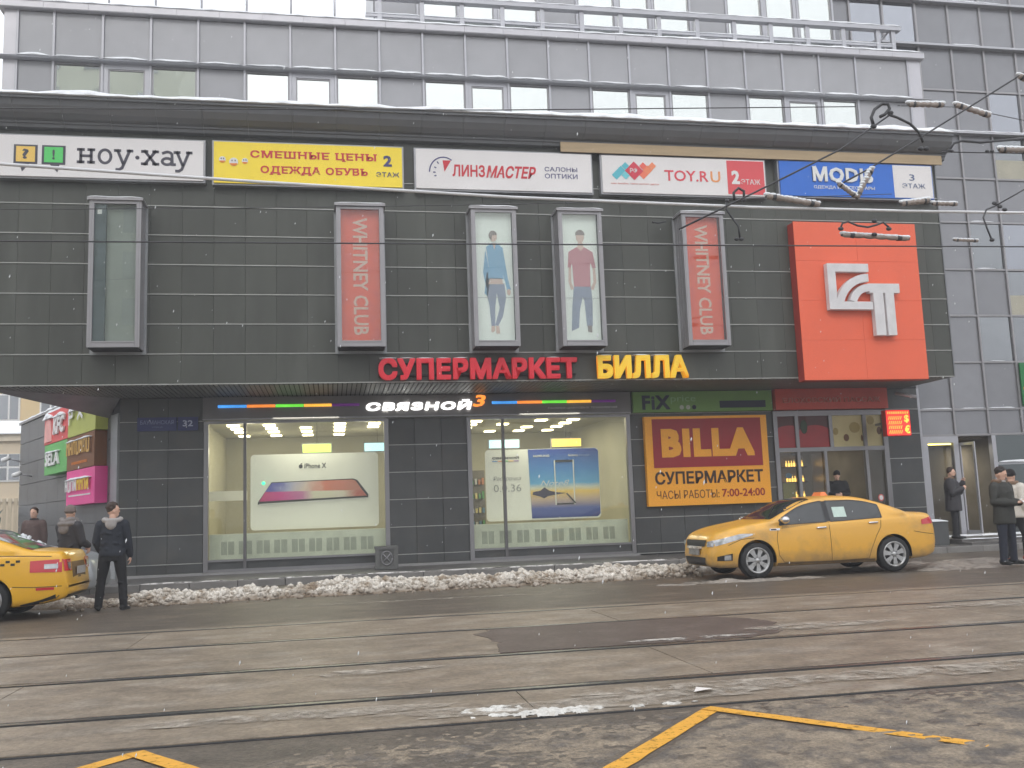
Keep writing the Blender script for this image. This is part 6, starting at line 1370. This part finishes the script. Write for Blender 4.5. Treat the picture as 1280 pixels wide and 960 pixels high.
# ------------------------------------------------------------------ overhead tram wires and fittings
wire_m = mat('overhead_wire', (.05, .05, .055), rough=.5); wires_m = mat('snowy_wire', (.5, .5, .52), rough=.8, var=.2, scale=6); ins_m = mat('insulator', (.30, .25, .22), rough=.6, var=.25, scale=10)
def catenary(a, c, sag, n=24): a, c = Vector(a), Vector(c); return [a.lerp(c, i/n)-Vector((0, 0, sag*4*(i/n)*(1-i/n))) for i in range(n+1)]
def wire(label, pts, r, m=wire_m, name='overhead_wire'):
    return tag(P(name, MB().tube(pts, r, 6), m), label, 'wire', 'overhead wires above the street')
w = wire('thick snow-covered cable sagging across the facade under the sign row', [(-12, 13.4, 7.1), (-7, 13.4, 6.5), (-4.32, 13.4, 6.27), (-1.0, 13.4, 6.12), (2.66, 13.4, 5.99), (6.43, 13.4, 5.93), (8.98, 13.4, 5.93), (11.19, 13.4, 5.95), (15, 13.4, 6.1)], .022, mat('snow_coated_wire', (.72, .72, .74), rough=.9))
wire('thin dark wire crossing the upper windows', [(-12, 16, 7.75), (-5.19, 16, 8.15), (2.94, 16, 8.48), (9.96, 16, 8.86)], .010)
wire('thin dark wire crossing the middle of the display boxes', catenary((-11, 11.5, 4.60), (16, 11.5, 4.90), .02), .009)
wire('faint thin wire crossing the tops of the display boxes at the left', catenary((-11, 14, 5.7), (9.56, 14.5, 6.6), .12), .006)
wire('thin diagonal wire rising to the hooked fitting above the blue sign', [(3.9, 10, 4.5), (4.81, 10, 4.94), (5.98, 10, 5.52), (6.67, 10, 5.98)], .011)
wire('second diagonal wire rising to the upper right corner', [(5.98, 10, 5.11), (6.27, 10, 5.26), (7.12, 10, 5.75), (8.57, 10, 6.61), (11, 10, 8.1)], .011)
wire('short level wire at the right carrying dark clamps', [(10.25, 14, 7.19), (14, 14, 7.26)], .010)
wire('thin slack wire right of the white insulators at the upper right', [(10.85, 16, 8.92), (11.3, 16, 8.93), (12.2, 16, 8.95), (14.5, 16, 8.6)], .008)
def insul(label, a, c, r=.055, snow=True, n=6):
    t = E('insulator', a, label, 'insulator', 'insulators on the overhead wires'); a, c = Vector(a), Vector(c); d = (c-a); b = MB(); k = 18; pts = [a+d*(i/k) for i in range(k+1)]; rr = [r*(.55 if i in (0, k) else (1.0 if i % 3 else .7)) for i in range(k+1)]
    b.tube(pts, rr, 10); P('rod', b, ins_m, t); P('clamp', MB().tube([a, a+d*.18], [r*.6, r*1.15], 10), wire_m, t); P('clamp', MB().tube([c, c-d*.18], [r*.6, r*1.15], 10), wire_m, t)
    if snow:
        b = MB()
        for i in range(n*2):
            q = a+d*((i+.5)/(n*2)); b.ball((q.x+random.uniform(-.01, .01), q.y, q.z+r*.75), r*random.uniform(.7, 1.0), 8, (1.7, 1, .75))
        P('snow_cap', b, snow_m, t, kind='stuff')
    return t
random.seed(8)
insul('snowy insulator at the end of the wire crossing the upper windows', (11.08, 16, 8.96), (11.85, 16, 8.98)); insul('snowy insulator tilting down to the right, uppermost pair, right one', (12.1, 16, 9.0), (12.85, 16, 8.80))
insul('snowy insulator under the left half of the blue sign', (6.65, 13.35, 6.10), (7.55, 13.35, 5.98), .045); insul('snowy insulator under the right end of the blue sign', (8.95, 13.35, 6.03), (9.45, 13.35, 6.10), .045); insul('short snowy insulator just right of the blue sign', (9.5, 13.35, 6.05), (9.95, 13.35, 6.05), .035)
insul('V-shaped insulator arm hanging in front of the blue sign, short arm', (5.88, 9.95, 5.08), (6.10, 9.95, 4.92), .028); insul('V-shaped insulator arm hanging in front of the blue sign, long arm', (6.10, 9.95, 4.90), (6.34, 9.95, 5.28), .03)
insul('long snowy insulator bar in front of the red logo panel', (6.75, 11.45, 4.92), (7.75, 11.45, 4.88), .035, n=9); insul('short snowy insulator right of the red logo panel', (8.42, 11.45, 4.88), (8.8, 11.45, 4.87), .022)
insul('dark insulator clamp at the upper right on the level wire', (11.3, 13.95, 7.25), (11.9, 13.95, 7.26), .05); insul('snowy insulator by the wire joint in the upper right corner', (8.45, 9.95, 6.55), (8.75, 9.95, 6.38), .035)
def hook(label, pts, r=.02, balls=()):
    t = E('wire_fitting', pts[0], label, 'wire fitting', 'hooked fittings on the overhead wires'); b = MB().tube(pts, r, 8); P('arm', b, wire_m, t)
    for q in balls: P('clamp', MB().ball(q, .036, 8, (1.2, .8, .8)), wire_m, t)
H_ = lambda px, py, Y: (lambda d: (d.x*Y/d.y, Y, CAMZ+d.z*Y/d.y))(r2*((px-640)/1200)-u2*((py-480)/1200)+fw)
def hooks(label, pl, Y, r=.018, balls=()): hook(label, [H_(x, y, Y) for x, y in pl], r, [H_(x, y, Y) for x, y in balls])
hooks('large black hooked fitting above the blue sign', [(1092, 157), (1089, 147), (1093, 137), (1102, 130), (1110, 130), (1112, 136), (1106, 143), (1100, 146)], 10, .020, [(1092, 158)])
hooks('curved black arm dropping from the hooked fitting to the cornice corner', [(1110, 143), (1122, 147), (1138, 155), (1149, 166), (1154, 178)], 10, .016, [(1113, 141), (1151, 186), (1158, 186)])
hooks('curved black arm rising from the right edge of the cornice', [(1187, 187), (1192, 179), (1202, 176), (1225, 178), (1260, 175), (1300, 171)], 14, .024, [(1187, 188), (1190, 189), (1234, 189), (1240, 189)])
hooks('small black hooked fitting under the white sign with diamonds', [(918, 250), (917, 241), (923, 235), (930, 239), (930, 248)], 13.3, .022, [(909, 251), (930, 250)])
hooks('J-shaped black arm hanging beside the rightmost display box', [(908, 252), (908, 262), (915, 272), (923, 283), (925, 297)], 13.3, .016, [(921, 299), (927, 299)])
hooks('bow-shaped fitting over the top of the red logo panel', [(1051, 285), (1053, 279), (1060, 277), (1072, 282), (1085, 284), (1096, 281), (1104, 278), (1111, 284)], 11.4, .014, [(1051, 286), (1111, 286), (1093, 276), (1093, 293)])
hooks('black wire joint with a hanging curved arm at the right edge', [(1243, 258), (1233, 262), (1229, 272), (1234, 286), (1239, 298)], 12, .013, [(1243, 254), (1250, 258), (1256, 262), (1240, 300)])
wire('short wire running from the joint off the right edge', [H_(1243, 258, 12), H_(1280, 237, 12), H_(1330, 208, 12)], .011)
hooks('small dark clamp on the facade left of the rightmost display box', [(815, 277), (822, 279), (832, 277)], 21.9, .02, [(817, 278)])

# ------------------------------------------------------------------ falling snow
b = MB(); random.seed(99)
for i in range(650):
    y = random.uniform(2.5, 21); x = random.uniform(-.5, .9)*y; z = random.uniform(0, 1)*(1.4+y*.55)+.05; s = random.uniform(.003, .007)*(.7+y*.05)
    b.add([(x-s*.5, y, z), (x, y-s*.5, z), (x+s*.5, y, z), (x, y+s*.5, z), (x+s*.3, y, z+s*1.5), (x-s*.3, y, z-s*1.5)], [(0, 1, 4), (1, 2, 4), (2, 3, 4), (3, 0, 4), (1, 0, 5), (2, 1, 5), (3, 2, 5), (0, 3, 5)])
tag(P('snowflakes', b, mat('snowflake', (.85, .86, .88), rough=.9, var=0)), 'sparse snowflakes drifting through the air over the street', 'falling snow', kind='stuff')

# ------------------------------------------------------------------ snowy air
hz = bpy.data.materials.new('snowy_air'); hz.use_nodes = True; n = hz.node_tree.nodes; n.remove(n['Principled BSDF']); v = n.new('ShaderNodeVolumePrincipled')
v.inputs['Color'].default_value = (.93, .94, .97, 1); v.inputs['Density'].default_value = .0036; v.inputs['Anisotropy'].default_value = .2
hz.node_tree.links.new(v.outputs[0], n['Material Output'].inputs['Volume'])
tag(P('haze', MB().box(-320, 420, -320, 520, -1.5, 60), hz), 'pale snowy air over the whole street', kind='stuff')
